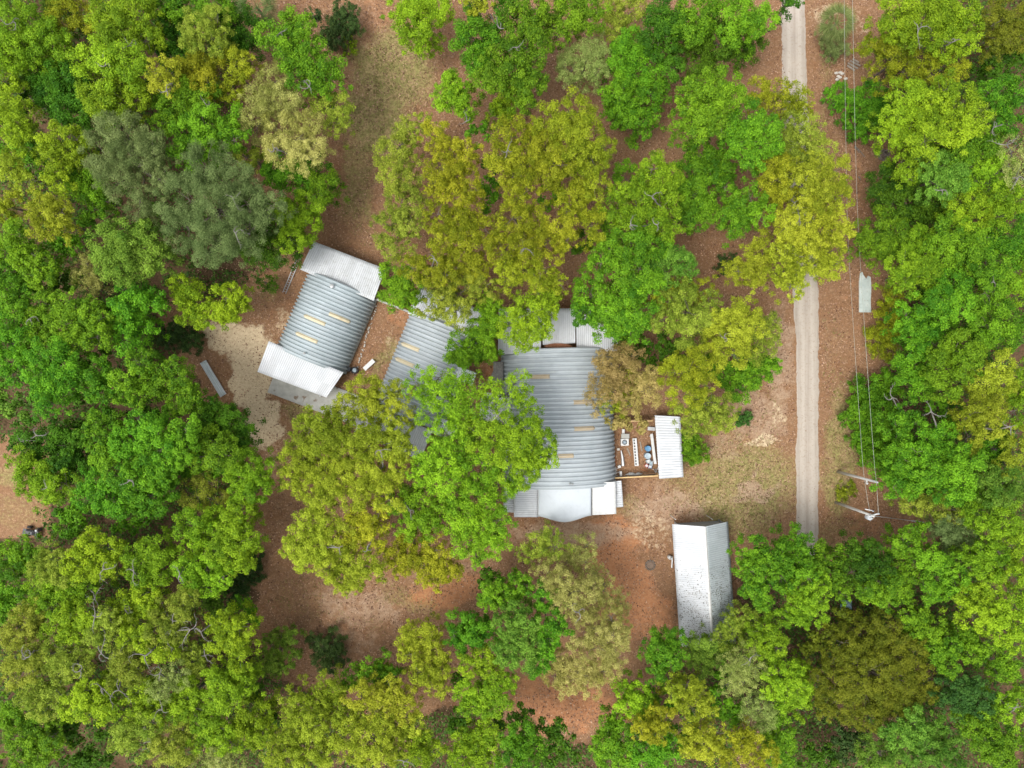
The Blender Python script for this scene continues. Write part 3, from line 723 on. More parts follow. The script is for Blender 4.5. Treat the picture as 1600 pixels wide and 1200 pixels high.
T('E', 'lime', 15, [(740, 1060, 70), (640, 1110, 80), (540, 1150, 70), (820, 1050, 45), ('H', 560, 40, 80), ('H', 650, 90, 80), ('H', 740, 60, 60), ('H', 600, 170, 65), ('H', 720, 160, 60), ('H', 640, 240, 35)], d=.9)
T('E', 'lime', 14, [(380, 1150, 75), (300, 1130, 60), ('H', 400, 90, 70), ('H', 320, 70, 60), (460, 1170, 60)], bare=[(330, 1180, 35)])
T('E', 'yellow', 15, [(120, 620, 70), (60, 680, 70), (190, 650, 65), (150, 720, 60), (270, 720, 60), (280, 640, 50)], d=.9)
T('E', 'yellow', 16, [(60, 800, 75), (40, 890, 75), (190, 800, 65), (140, 880, 70), (230, 870, 70), (280, 800, 50), (310, 920, 45)], bare=[(130, 770, 30)])
T('E', 'yellow', 16, [(90, 990, 80), (200, 980, 75), (270, 1000, 50), (170, 1080, 80), (80, 1100, 75), (230, 1130, 60), (20, 1020, 60)], bare=[(190, 900, 40)])
T('D', 'yellow', 15, [(1430, 800, 80), (1510, 850, 80), (1400, 880, 60), (1480, 760, 50), (1560, 760, 60)])
T('D', 'yellow', 15, [(1380, 960, 75), (1470, 960, 80), (1540, 960, 60), (1430, 1050, 70), (1350, 1040, 40), (1530, 1060, 70), (1480, 1130, 60)])
T('G', 'yellow', 14, [(1400, 170, 75), (1350, 190, 50), (1480, 70, 80), (1480, 170, 70), (1430, 240, 55), (1420, 60, 50)], bare=[(1570, 180, 35)])
T('G', 'yellow', 14, [(1560, 120, 70), (1560, 230, 75), (1510, 270, 55), (1580, 330, 65), ('H', 60, 350, 50), ('H', 110, 250, 75), ('H', 160, 300, 50)], label='yellow-green crown at the bottom tip of the big yellow mass')
T('H', 'olive', 14, [(90, 80, 75), (180, 40, 60), (60, 150, 60), (160, 130, 60)], bare=[(130, 190, 30)])
T('H', 'olive', 13, [(290, 230, 70), (260, 260, 45), (350, 220, 55), (400, 290, 60), (470, 260, 65), (450, 190, 60), (520, 290, 45), (450, 340, 40), (330, 150, 50)])
# --- west and south-west woods
T('D', 'green', 12, [(190, 90, 70), (230, 50, 50), (150, 50, 45)])
T('D', 'gold', 10, [(420, 90, 70), (400, 40, 45), (450, 140, 50)], d=.8)
T('D', 'lime', 11, [(870, 200, 70), (930, 260, 60), (860, 270, 50), (830, 140, 50)])
T('D', 'lime', 11, [(1040, 210, 70), (1090, 250, 50), (1010, 280, 50), (1080, 170, 45)])
T('D', 'green', 13, [(620, 220, 70), (560, 240, 50), (700, 210, 60), (590, 320, 70), (650, 330, 60), (580, 400, 50), (600, 150, 50)])
T('D', 'green', 14, [(330, 230, 70), (300, 310, 70), (390, 320, 75), (340, 390, 65), (440, 380, 60), (420, 260, 55), (460, 310, 40)])
T('D', 'green', 13, [(50, 60, 80), (40, 140, 70), (60, 230, 60), (120, 190, 45)])
T('D', 'green', 13, [(50, 400, 75), (30, 330, 60), (70, 490, 60), (50, 550, 50)])
T('D', 'green', 12, [(200, 220, 60), (180, 320, 70), (150, 380, 50), (230, 390, 40)], bare=[(140, 290, 40)])
T('D', 'green', 15, [(210, 460, 75), (290, 520, 75), (180, 540, 60), (270, 610, 70), (190, 630, 60), (230, 690, 50)])
T('D', 'green', 14, [(450, 530, 65), (430, 600, 60), (470, 640, 50)])
T('D', 'green', 14, [(640, 490, 55), (580, 570, 60), (670, 560, 65), (630, 640, 65), (570, 630, 45)])
T('D', 'green', 14, [(785, 510, 45), (840, 575, 50), (780, 590, 60), (820, 660, 62), (880, 650, 50), (890, 690, 45)])
T('D', 'deep', 12, [(960, 700, 45), (1050, 760, 60), (1110, 810, 60), (1000, 760, 60), (1090, 860, 60), (930, 740, 50)])
T('D', 'green', 16, [(610, 850, 75), (560, 880, 55), (720, 830, 80), (680, 780, 50), (640, 770, 45), (740, 900, 55)])
T('D', 'green', 16, [(850, 800, 65), (870, 870, 60), (800, 850, 50), (850, 930, 50)])
T('D', 'green', 15, [(990, 860, 65), (940, 930, 65), (1020, 920, 60), (1060, 860, 40)])
T('D', 'green', 15, [(430, 790, 60), (440, 860, 55), (490, 920, 65), (500, 970, 50), (540, 920, 40)])
T('D', 'green', 15, [(700, 950, 70), (640, 1000, 65), (760, 980, 60), (570, 1020, 60), (690, 1030, 50)], bare=[(600, 1040, 40)])
T('D', 'deep', 11, [(190, 850, 80), (290, 880, 70), (100, 870, 50), (350, 960, 70), (300, 960, 60)], bare=[(170, 830, 50), (110, 850, 40)])
T('D', 'lime', 12, [(150, 1000, 75), (210, 1060, 75), (140, 1070, 50), (300, 1060, 70), (90, 930, 50)], bare=[(220, 1070, 45)])
T('D', 'green', 13, [(440, 1060, 75), (420, 1130, 60), (520, 1120, 80), (510, 1050, 50)])
T('D', 'green', 13, [(700, 1110, 75), (640, 1140, 60), (790, 1070, 60), (620, 1080, 50)])
T('D', 'lime', 13, [(1150, 960, 70), (1210, 1010, 55), (1110, 1030, 65), (1190, 1090, 60), (1130, 1120, 50), (1060, 980, 45)])
T('D', 'mixed', 10, [(900, 1100, 75), (1000, 1130, 70), (950, 1050, 50)], d=.6)
T('D', 'mint', 8, [(50, 690, 60), (90, 750, 50), (20, 620, 50)])
T('D', 'dark', 3.5, [(860, 370, 60), (890, 400, 45), (820, 340, 45), (740, 360, 45), (780, 400, 40)], name='shrub', label='dark evergreen bush at the left edge of the pale sand patch')
T('D', 'deep', 8, [(480, 470, 50), (390, 480, 50), (720, 480, 40), (380, 650, 50), (540, 740, 60), (700, 720, 60), (340, 770, 50)])
T('D', 'deep', 7, [(620, 60, 50), (270, 140, 60), (510, 250, 50), (120, 300, 50), (120, 460, 50)])
T('D', 'green', 8, [(340, 850, 60), (780, 740, 60), (960, 800, 50), (560, 800, 40), (900, 990, 50), (1000, 1010, 50), (470, 720, 50)])
T('D', 'deep', 4, [(1230, 120, 40), (1260, 150, 25)], name='shrub', d=.5, label='thin low bush near the long metal ladder')
# bottom left
T('G', 'lime', 14, [(420, 190, 75), (350, 250, 60), (470, 270, 65), (500, 190, 60), (390, 290, 55)], pale=True, bare=[(480, 280, 70)])
T('G', 'mixed', 14, [(250, 220, 70), (200, 290, 65), (290, 310, 60), (280, 240, 50)], pale=True)
T('G', 'lime', 14, [(700, 200, 70), (640, 240, 60), (760, 250, 60), (720, 310, 60), (650, 320, 50)], pale=True, bare=[(620, 290, 60)])
T('G', 'lime', 13, [(890, 60, 70), (960, 120, 65), (900, 170, 65), (1010, 60, 60)])
T('G', 'lime', 14, [(1080, 60, 75), (1120, 150, 65), (1080, 230, 75), (1010, 190, 60), (1130, 240, 45), (1110, 20, 50)])
T('G', 'lime', 14, [(970, 280, 65), (900, 330, 65), (960, 370, 50), (860, 270, 55), (1030, 320, 45)], pale=True, bare=[(830, 310, 50)])
T('G', 'lime', 13, [(620, 420, 65), (600, 480, 55), (680, 390, 55), (640, 540, 60), (700, 470, 50)], pale=True, bare=[(580, 450, 50)])
T('G', 'mixed', 15, [(760, 480, 60), (840, 460, 60), (740, 560, 65), (800, 580, 55), (870, 400, 50)], pale=True, bare=[(800, 520, 90), (880, 560, 80)])
T('G', 'lime', 15, [(720, 640, 60), (670, 590, 55), (790, 660, 50), (600, 600, 50)], pale=True, bare=[(670, 680, 80), (780, 630, 50)])
T('G', 'lime', 13, [(260, 350, 60), (180, 400, 65), (330, 400, 60), (250, 450, 60), (400, 370, 50)], pale=True, bare=[(440, 420, 80)])
T('G', 'mixed', 13, [(110, 530, 75), (160, 480, 60), (80, 590, 55), (180, 560, 50)], pale=True)
T('G', 'lime', 14, [(330, 500, 70), (270, 560, 60), (360, 560, 55), (420, 500, 50)], pale=True, bare=[(440, 500, 70)])
T('G', 'mixed', 14, [(470, 560, 65), (500, 500, 50), (440, 610, 50), (530, 600, 45)], pale=True, bare=[(470, 670, 110)])
T('G', 'mixed', 14, [(300, 660, 75), (230, 680, 65), (350, 720, 65), (290, 740, 60)], pale=True, bare=[(370, 750, 60)])
T('G', 'mixed', 14, [(60, 680, 70), (110, 740, 70), (60, 780, 60), (150, 660, 50)], pale=True, bare=[(120, 690, 70)])
T('G', 'mixed', 13, [(170, 840, 75), (240, 780, 60), (210, 910, 65), (270, 870, 55), (130, 880, 45)], pale=True)
T('G', 'lime', 14, [(480, 880, 75), (430, 930, 65), (400, 850, 60), (520, 930, 50), (350, 910, 60)], pale=True, bare=[(470, 830, 60)])
T('G', 'mixed', 14, [(580, 710, 70), (560, 780, 55), (630, 760, 50), (610, 650, 45)], pale=True, bare=[(550, 840, 80)])
T('G', 'pale', 14, [(780, 800, 70), (830, 770, 50), (740, 840, 50)], pale=True, bare=[(740, 760, 60)])
T('G', 'lime', 13, [(680, 880, 65), (630, 930, 60), (720, 930, 55), (650, 840, 50)], pale=True, bare=[(750, 930, 60)])
T('G', 'lime', 13, [(860, 880, 70), (820, 930, 55), (900, 930, 55), (860, 820, 45)], pale=True)
T('G', 'mixed', 13, [(900, 690, 60), (940, 730, 50), (880, 650, 45)], pale=True, bare=[(950, 680, 60)])
T('G', 'lime', 14, [(1050, 560, 70), (1120, 550, 55), (1090, 640, 60), (1120, 700, 55), (1010, 620, 55), (1000, 520, 50)], bare=[(930, 570, 60)], pale=True)
T('G', 'lime', 14, [(1050, 800, 75), (1120, 780, 60), (1000, 860, 60), (1060, 880, 60), (980, 790, 50), (1140, 830, 40)])
T('G', 'mixed', 13, [(620, 1020, 75), (700, 1000, 60), (560, 1060, 60), (660, 1090, 65)], pale=True, bare=[(700, 1080, 60)])
T('G', 'mixed', 13, [(790, 1040, 70), (850, 1110, 70), (760, 1120, 65), (860, 1020, 55)], pale=True)
T('G', 'lime', 13, [(1000, 1020, 70), (940, 1070, 60), (1050, 1080, 65), (950, 990, 50)])
T('G', 'lime', 12, [(1160, 970, 75), (1210, 1030, 60), (1120, 1050, 60), (1220, 950, 45)])
T('G', 'pale', 12, [(1010, 1160, 60), (930, 1170, 55), (1090, 1170, 50)])
T('G', 'green', 11, [(60, 210, 65), (40, 290, 60), (160, 210, 50), (110, 250, 50)])
T('G', 'green', 10, [(40, 370, 65), (60, 440, 60), (20, 490, 45)])
T('G', 'green', 8, [(300, 40, 70), (380, 30, 60), (340, 110, 50), (580, 60, 60), (660, 20, 60)])
T('G', 'green', 11, [(60, 960, 60), (130, 960, 60), (40, 900, 45), (180, 1000, 45)])
T('G', 'green', 12, [(100, 1070, 70), (190, 1110, 75), (110, 1150, 65), (240, 1060, 45)])
T('G', 'deep', 8, [(380, 1120, 75), (330, 1180, 60), (460, 1150, 60), (280, 1000, 60), (330, 1010, 50), (480, 1020, 50)])
T('G', 'mint', 6, [(1010, 410, 45), (1010, 460, 40), (960, 430, 30)])
T('G', 'green', 8, [(1150, 470, 50), (1190, 510, 35), (1090, 440, 35)])
T('G', 'dark', 3.5, [(1120, 340, 55), (1170, 290, 50), (1180, 240, 40), (1090, 390, 40)], name='shrub', label='dark evergreen thicket under the bright tree left of the lower clearing')
T('G', 'mint', 6, [(1260, 690, 52), (1250, 760, 40), (1300, 590, 40), (1350, 600, 35), (1360, 690, 26), (1250, 620, 36), (1300, 740, 28)], name='shrub', label='pale minty shrub left of the dark round evergreen bush')
T('G', 'dark', 3.5, [(1490, 640, 55), (1550, 620, 55), (1500, 710, 50), (1570, 690, 40), (1450, 610, 30), (1540, 740, 30)], name='shrub', label='dark round evergreen bush below the lower clearing')
T('G', 'deep', 6, [(1180, 850, 50), (1230, 880, 50), (1270, 960, 50)], d=.7)
# --- bottom middle
T('G', 'yellow', 13, [(1530, 860, 75), (1470, 910, 60), (1400, 930, 60), (1560, 930, 60), (1340, 900, 50)])
T('G', 'yellow', 14, [(1370, 1040, 75), (1450, 1010, 60), (1320, 1110, 65), (1430, 1110, 75), (1540, 1040, 65), (1510, 1130, 60), (1270, 1150, 55), (1380, 1180, 60)])
T('H', 'green', 11, [(200, 740, 55), (150, 760, 45), (240, 770, 40), (60, 780, 50)])
T('H', 'yellow', 14, [(150, 830, 65), (90, 870, 60), (230, 850, 60), (200, 920, 60), (300, 870, 60), (310, 940, 55)])
T('H', 'yellow', 14, [(110, 960, 75), (60, 1050, 70), (200, 1000, 60), (160, 1090, 75), (270, 1050, 60), (260, 1120, 60), (360, 1010, 45), (90, 1150, 60)])
T('H', 'lime', 12, [(370, 1080, 60), (420, 1120, 50), (350, 1150, 60)], bare=[(300, 1170, 50)], pale=True)
T('H', 'yellow', 13, [(370, 620, 75), (320, 610, 50), (430, 590, 50), (320, 680, 45), (440, 660, 60)], label='yellow-green crown on the lower rim of the middle clearing')
T('H', 'yellow', 13, [(420, 740, 65), (460, 820, 50), (370, 760, 45), (480, 740, 45)])
T('H', 'green', 12, [(560, 540, 55), (640, 550, 60), (580, 620, 55), (690, 580, 45), (530, 590, 40)])
T('H', 'deep', 7, [(700, 310, 38), (680, 340, 26)])
T('H', 'green', 12, [(700, 400, 60), (680, 430, 35), (810, 370, 60), (760, 420, 45), (860, 350, 40)])
T('H', 'mint', 14, [(820, 480, 60), (770, 550, 55), (870, 520, 50), (830, 600, 60), (760, 640, 50), (850, 700, 60), (780, 690, 45), (900, 620, 45)], label='minty green crown in the middle of the bottom group')
T('H', 'green', 13, [(940, 410, 50), (960, 500, 55), (1020, 560, 50), (970, 600, 50), (950, 680, 55), (900, 740, 40)])
T('H', 'lime', 13, [(670, 710, 60), (600, 730, 50), (720, 760, 40)])
T('H', 'lime', 13, [(740, 850, 65), (650, 870, 60), (700, 920, 50), (780, 800, 40), (590, 850, 55), (610, 920, 45)])
T('H', 'mixed', 11, [(930, 170, 65), (1000, 180, 60), (870, 210, 45), (980, 120, 40)], d=.75)
T('H', 'gold', 10, [(1080, 190, 65), (1150, 170, 50), (1140, 250, 55), (1050, 260, 50)], d=.6, label='thin see-through golden tree below the front of the big hut')
T('H', 'gold', 13, [(960, 290, 60), (1020, 340, 60), (1090, 390, 70), (1010, 410, 50), (1160, 430, 60), (1170, 350, 45), (1080, 470, 40)], bare=[(1110, 480, 60)], pale=False)
T('H', 'gold', 14, [(1180, 560, 75), (1260, 500, 60), (1270, 590, 65), (1130, 620, 65), (1200, 660, 65), (1280, 680, 55), (1310, 610, 35)], d=.9, label='largest golden crown beside the red dirt yard')
T('H', 'gold', 12, [(1060, 740, 60), (1130, 740, 60), (1060, 810, 55), (1150, 820, 55), (1220, 750, 60), (990, 780, 50), (1010, 700, 50), (1270, 760, 40)])
T('H', 'gold', 10, [(1230, 370, 60), (1290, 440, 55), (1180, 300, 50)], d=.65)
T('H', 'lime', 12, [(690, 1040, 65), (640, 1100, 60), (570, 1070, 50), (560, 1160, 60), (690, 1160, 60)])
T('H', 'green', 12, [(830, 1060, 70), (900, 1090, 55), (790, 1130, 60), (870, 1160, 60)])
T('H', 'deep', 9, [(980, 990, 60), (1040, 1050, 60), (960, 1070, 60), (850, 960, 55), (1060, 1130, 50), (980, 1150, 60), (760, 980, 40)])
T('H', 'deep', 9, [(560, 960, 50), (540, 1010, 45), (560, 800, 35)])
T('H', 'green', 13, [(1490, 640, 65), (1550, 610, 50), (1500, 710, 60), (1460, 760, 45), (1560, 690, 45)])
T('H', 'lime', 11, [(1320, 840, 45), (1390, 860, 50), (1340, 900, 50), (1420, 910, 45)])
T('H', 'yellow', 13, [(1560, 820, 50), (1590, 870, 45), (1540, 870, 30)])
T('H', 'olive', 13, [(1440, 980, 60), (1500, 960, 50), (1480, 1040, 55), (1400, 1030, 45)])
T('H', 'green', 11, [(1250, 1010, 50), (1230, 1080, 60), (1310, 1070, 60), (1250, 1150, 60), (1340, 1150, 60), (1280, 970, 35)])
T('H', 'green', 11, [(1420, 1120, 65), (1520, 1140, 60), (1560, 1080, 50), (1420, 1180, 50)])
T('H', 'green', 8, [(1460, 840, 60), (1520, 910, 50), (1380, 960, 40)])
# --- bottom right
T('I', 'green', 13, [(360, 200, 60), (315, 225, 42), (345, 290, 55), (410, 260, 55), (335, 370, 48), (385, 410, 52)])
T('I', 'green', 13, [(520, 180, 65), (470, 230, 60), (570, 140, 45), (560, 250, 65), (480, 320, 60), (600, 310, 50)])
T('I', 'lime', 13, [(570, 370, 60), (640, 410, 60), (560, 450, 65), (620, 490, 55), (520, 500, 50), (660, 350, 45)])
T('I', 'green', 12, [(680, 210, 65), (700, 290, 55), (650, 260, 45), (740, 340, 40), (760, 400, 35)])
T('I', 'deep', 12, [(830, 210, 60), (890, 190, 50), (860, 270, 60), (930, 270, 55), (800, 300, 50)])
T('I', 'green', 12, [(960, 330, 60), (1020, 370, 60), (920, 390, 55), (1050, 310, 50), (870, 370, 45), (980, 430, 40)])
T('I', 'green', 12, [(1050, 140, 55), (1010, 180, 45), (1110, 110, 40), (1090, 220, 60)])
T('I', 'green', 13, [(1170, 220, 60), (1250, 260, 65), (1180, 310, 55), (1280, 330, 60), (1150, 370, 45), (1220, 380, 50)])
T('I', 'gray', 11, [(1270, 90, 60), (1220, 120, 50), (1320, 120, 45), (1270, 160, 45), (1210, 60, 35)], label='round grey-green pine top near the end of the guy wire')
T('I', 'lime', 14, [(1400, 30, 65), (1500, 50, 70), (1430, 100, 50)])
T('I', 'lime', 14, [(1400, 210, 65), (1350, 260, 50), (1430, 280, 60), (1480, 200, 50)])
T('I', 'lime', 14, [(1540, 180, 75), (1520, 270, 60), (1570, 310, 55)])
T('I', 'lime', 14, [(1350, 400, 60), (1420, 440, 65), (1370, 500, 55), (1310, 460, 45), (1450, 360, 45)])
T('I', 'lime', 14, [(1540, 440, 70), (1490, 500, 60), (1560, 530, 60), (1500, 580, 50), (1560, 620, 50)])
T('I', 'green', 11, [(1110, 500, 50), (1160, 560, 60), (1100, 570, 45), (1060, 490, 40), (1230, 590, 60)])
T('I', 'green', 11, [(1220, 680, 60), (1270, 630, 45), (1180, 650, 45), (1250, 730, 45)])
T('I', 'green', 11, [(1370, 620, 55), (1360, 680, 45), (1420, 650, 35), (1330, 580, 40)])
T('I', 'green', 11, [(1500, 700, 60), (1550, 740, 45), (1470, 750, 35), (1510, 770, 40)])
T('I', 'bronze', 11, [(830, 580, 80), (930, 540, 75), (1010, 600, 75), (900, 640, 75), (760, 620, 55), (1080, 660, 65), (990, 690, 70), (730, 700, 60), (820, 700, 70), (1100, 750, 65), (1160, 800, 45), (900, 750, 75), (1010, 790, 75), (760, 800, 75), (860, 860, 80), (960, 870, 75), (1060, 860, 75), (700, 880, 55), (1140, 880, 50), (780, 930, 60), (880, 960, 65), (1000, 950, 55), (640, 800, 45), (680, 950, 40)], d=.8, label='wide bronze green tree with a scalloped crown, lower right')
T('I', 'bronze', 7, [(610, 600, 45), (580, 640, 35), (700, 560, 40), (660, 620, 40), (760, 500, 40)], d=.8)
T('I', 'blue', 12, [(1300, 850, 60), (1370, 840, 60), (1280, 920, 50), (1400, 900, 55), (1250, 870, 35)], label='deep bluish green crown right of the bronze tree')
T('I', 'green', 12, [(1370, 970, 60), (1440, 940, 55), (1330, 1000, 45), (1430, 1010, 45)])
T('I', 'lime', 12, [(1560, 880, 60), (1540, 950, 50), (1500, 890, 40)], bare=[(1560, 920, 35)])
T('I', 'green', 13, [(1500, 1040, 60), (1430, 1090, 70), (1560, 1100, 60), (1500, 1150, 60)])
T('I', 'mint', 11, [(1080, 990, 60), (1030, 1050, 60), (1130, 1050, 65), (1190, 1010, 50), (980, 1030, 40)])
T('I', 'mint', 11, [(1170, 1120, 60), (1080, 1130, 65), (1250, 1150, 60), (1260, 1050, 50)])
T('I', 'mint', 10, [(940, 1130, 65), (880, 1160, 45), (1000, 1170, 50)])
T('I', 'mixed', 10, [(250, 530, 50), (290, 500, 40), (190, 590, 50), (260, 590, 60), (330, 500, 45)], d=.8)
T('I', 'lime', 12, [(390, 550, 65), (440, 600, 50), (360, 630, 55), (430, 670, 55), (470, 650, 30)])
T('I', 'mint', 10, [(110, 640, 60), (60, 680, 45), (160, 690, 60), (100, 730, 50), (200, 640, 50)], d=.85)
T('I', 'pale', 12, [(310, 690, 65), (260, 740, 55), (360, 740, 60), (300, 800, 60), (230, 820, 45)], d=.8, pale=True, bare=[(330, 700, 50)])
T('I', 'pale', 11, [(370, 930, 75), (320, 900, 45), (430, 900, 50), (400, 990, 45)], d=.7, pale=True, label='pale see-through grey-green crown below the gable shed')
T('I', 'lime', 12, [(460, 760, 60), (500, 820, 55), (430, 830, 50), (540, 760, 45), (560, 860, 50), (500, 900, 50)])
T('I', 'lime', 9, [(600, 780, 40), (590, 850, 40), (560, 930, 45), (570, 730, 35)])
T('I', 'yellow', 14, [(40, 820, 50), (100, 870, 50), (60, 920, 55), (140, 930, 45), (20, 880, 45)])
T('I', 'green', 8, [(200, 920, 60), (240, 970, 50), (180, 860, 50), (40, 1000, 50), (280, 940, 40), (210, 750, 40)])
T('I', 'yellow', 13, [(100, 1070, 70), (50, 1100, 50), (160, 1130, 60), (30, 1030, 45), (190, 1040, 40)])
T('I', 'olive', 13, [(300, 1060, 55), (350, 1110, 65), (260, 1130, 60), (410, 1150, 55)])
T('I', 'green', 10, [(460, 1030, 60), (430, 1080, 50), (490, 1110, 50), (480, 1170, 50)])
T('I', 'deep', 6, [(640, 1120, 60), (590, 1150, 45), (680, 1170, 50)])
T('I', 'dark', 5, [(750, 1060, 55), (820, 1070, 50), (730, 1120, 50), (800, 1130, 50)])
# shrubs in the upper clearing
T('A', 'dark', 4, [(1450, 60, 32), (1470, 100, 22)], d=.7, name='shrub', label='small thin dark shrub at the top of the clearing')
T('A', 'dark', 4, [(1530, 140, 55), (1570, 180, 45), (1510, 180, 40), (1560, 100, 35)], name='shrub', label='dark olive shrub on the upper left rim of the clearing')
T('B', 'dark', 4.5, [(50, 80, 50), (20, 30, 45), (70, 120, 35), (10, 110, 40)], name='shrub', label='dark evergreen shrub right of the olive one in the clearing')
T('B', 'lime', 2.5, [(50, 200, 30), (40, 230, 25)], name='shrub', label='little yellow-green bush at the foot of the dark evergreen shrub')
T('C', 'gray', 3.2, [(720, 210, 55), (680, 160, 40), (760, 250, 40), (700, 260, 35)], d=.9, name='shrub', label='low grey-green shrub below the palm beside the road')
T('C', 'green', 3.2, [(740, 430, 50), (720, 480, 40), (780, 480, 40)], name='shrub', label='low olive shrub under the wires beside the road')

def palm(px, py, h, r, label):
    b = P(px, py, h * .8); base = np.array((b[0], b[1], 0.))
    t = root('palm', tuple(base), 0, label, 'palm', None)
    mb = MB(); mb.tube([base + (0, 0, -.1), base + (.05, 0, h * .4), base + (0, 0, h * .8)], [.2, .16, .15], 10); mb.make('trunk', BARK, t, smooth=True)
    V = []; F_ = []
    for i in range(34):
        a = i * 2.399 + rng.normal() * .1; el = rng.uniform(-.2, .95)
        d = np.array((math.cos(a) * math.cos(el), math.sin(a) * math.cos(el), math.sin(el)))
        st = base + (0, 0, h * .8); hub = st + d * r * .45
        side = unit(np.cross(d, (0, 0, 1.))); up = np.cross(side, d)
        for j in range(-7, 8):        # fan of narrow leaflets
            an = j * .2
            ld = unit(d * math.cos(an) + side * math.sin(an) - up * .12 * abs(j) * .3)
            tip = hub + ld * r * .55 * (1 - .03 * abs(j)) - np.array((0, 0, r * .12))
            w = np.cross(ld, up) * .035
            m = hub * .5 + tip * .5
            k = len(V); V += [hub, m + w, tip, m - w]; F_.append((k, k + 1, k + 2, k + 3))
        k = len(V); w = side * .02; V += [st - w, st + w, hub + w, hub - w]; F_.append((k, k + 1, k + 2, k + 3))
    V = np.array(V)
    me = fast_mesh('fronds', V - base, 4, np.array(F_).ravel(), LM['gray'], tint=rng.uniform(0, .7, len(F_)))
    link('fronds', me, t)
    return t

# ------------------------------------------------------------------ plant everything and word the labels
ORD = ['topmost', 'second', 'third', 'fourth', 'fifth', 'sixth', 'seventh', 'eighth', 'ninth', 'tenth', 'eleventh', 'twelfth', 'thirteenth',
       'fourteenth', 'fifteenth', 'sixteenth', 'seventeenth', 'eighteenth', 'nineteenth', 'twentieth', 'twenty-first', 'twenty-second', 'twenty-third', 'twenty-fourth', 'twenty-fifth', 'twenty-sixth', 'twenty-seventh']
def zone(x, y):
    if x > 1285: return 'upper east woods' if y < 440 else ('lower east woods' if y < 800 else 'south-east corner')
    if y > 930 or (y > 850 and x > 420): return 'south-west corner' if x < 410 else ('south rim' if x < 960 else 'south-east corner')
    if x < 560 and y < 460: return 'north-west woods' if x >= 220 else 'far north-west edge'
    if x < 430: return 'west woods' if y < 790 else 'south-west corner'
    if y < 215: return 'row along the north rim'
    if x > 1030: return 'roadside group'
    if y < 545 and x < 1030: return 'big crown mass north of the huts'
    return 'crown mass over the huts'
def centre(t):
    B = np.array(t['blobs']); w = B[:, 2] ** 2
    return (B[:, 0] * w).sum() / w.sum(), (B[:, 1] * w).sum() / w.sum(), math.sqrt(w.sum())
def is_fill(t):
    return t['h'] <= 9 and not t.get('label') and len(t['blobs']) > 1 and t['kind'] in ('deep', 'green', 'mint') or t['h'] <= 7 and not t.get('label')
trees = [t for t in TREES if not is_fill(t)]
fills = [t for t in TREES if is_fill(t)]
groups = {}
for t in trees:
    x, y, r = centre(t)
    x = min(max(x, 2), 1598); y = min(max(y, 2), 1198)
    sz = 'broad' if r > 46 else ('middling' if r > 36 else 'small')
    t['c'] = (x, y, r)
    t['group'] = 'woodland shrubs' if t.get('name') == 'shrub' else 'trees of the ' + zone(x, y).replace('crown mass', 'group')
    if not t.get('label'):
        groups.setdefault((sz, LEAF[t['kind']][2], zone(x, y)), []).append(t)
for (sz, cw, zn), L in groups.items():
    L.sort(key=lambda t: t['c'][1])
    for i, t in enumerate(L):
        if len(L) == 1:
            t['label'] = f'only {sz} {cw} tree in the {zn}'
        else:
            t['label'] = (f'{ORD[i]} {sz} {cw} tree' + (' from top' if i else '') + f' in the {zn}')
for t in trees:
    nm = t.get('name', 'pine_tree' if t['kind'] == 'gray' else 'tree')
    t['cat'] = 'shrub' if nm == 'shrub' else 'tree'
    tree(t, nm, t['label'])

def leaf_stuff(name, parts, mat, label, cat):
    """parts: list of (pos, nrm, size, aspect, tint)"""
    V = np.concatenate([leaf_quads(p, n, s, a) for p, n, s, a, _ in parts])
    tint = np.concatenate([q[4] for q in parts])
    me = fast_mesh(name, V, 4, np.arange(len(V)), mat, tint=tint)
    return set_props(link(name, me), label, cat, kind='stuff')

# understory saplings between the crowns: nobody could count them
by = {}
for t in fills:
    for (x, y, r) in t['blobs']:
        by.setdefault(t['kind'], []).append((x, y, r, t['h']))
for k, L in by.items():
    pp = []; nn = []; tt = []
    for (x, y, r, h) in L:
        rm = r * (H - h) / F
        c = P(x, y, h - rm)
        for q in range(max(6, int(14 * (rm / 1.6) ** 2))):
            d = unit(rng.normal(size=3)); d[2] = abs(d[2]) * .8 - .1
            tc = c + d * rm * rng.uniform(.5, 1)
            n = 55; u = unit(rng.normal(size=(n, 3)) + d * .5)
            pp.append(tc + u * .5 * rng.uniform(.4, 1.1, n)[:, None]); nn.append(unit(u * .6 + rng.normal(size=(n, 3)) * .4 + (0, 0, .5)))
            tt.append(np.clip(.4 + rng.normal() * .15 + rng.normal(size=n) * .15, 0, 1))
    p = np.concatenate(pp)
    leaf_stuff('understory', [(p, np.concatenate(nn), np.full(len(p), .32), np.full(len(p), .55), np.concatenate(tt))], LM[k],
               f'{LEAF[k][2]} understory leaves filling gaps between the tall crowns', 'understory')

# ground cover under the woods
n = 420000
px = rng.uniform(-40, 1640, n); py = rng.uniform(-40, 1240, n)
cl = fbm(px, py, 77, 3, 1 / 22.)
m = inpoly(px, py, WOODS[0]) & (cl > .40) & ~((px < 75) & (py > 690) & (py < 835))
px, py, cl = px[m], py[m], cl[m]
zz = rng.uniform(0.02, 1, len(px)) ** 1.5 * np.clip((cl - .37) * 14, .15, 2.6)
p = np.stack([(px - 800) * H / F, (600 - py) * H / F, zz], -1)
nr = unit(rng.normal(size=(len(p), 3)) * .5 + (0, 0, .8))
leaf_stuff('undergrowth', [(p, nr, rng.uniform(.2, .45, len(p)), np.full(len(p), .5), rng.uniform(0, 1, len(p)))],
           leaf_mat('leaf_undergrowth', (0.04, 0.09, 0.015), (0.13, 0.23, 0.035)), 'dark leafy undergrowth covering the floor of the woods', 'undergrowth')

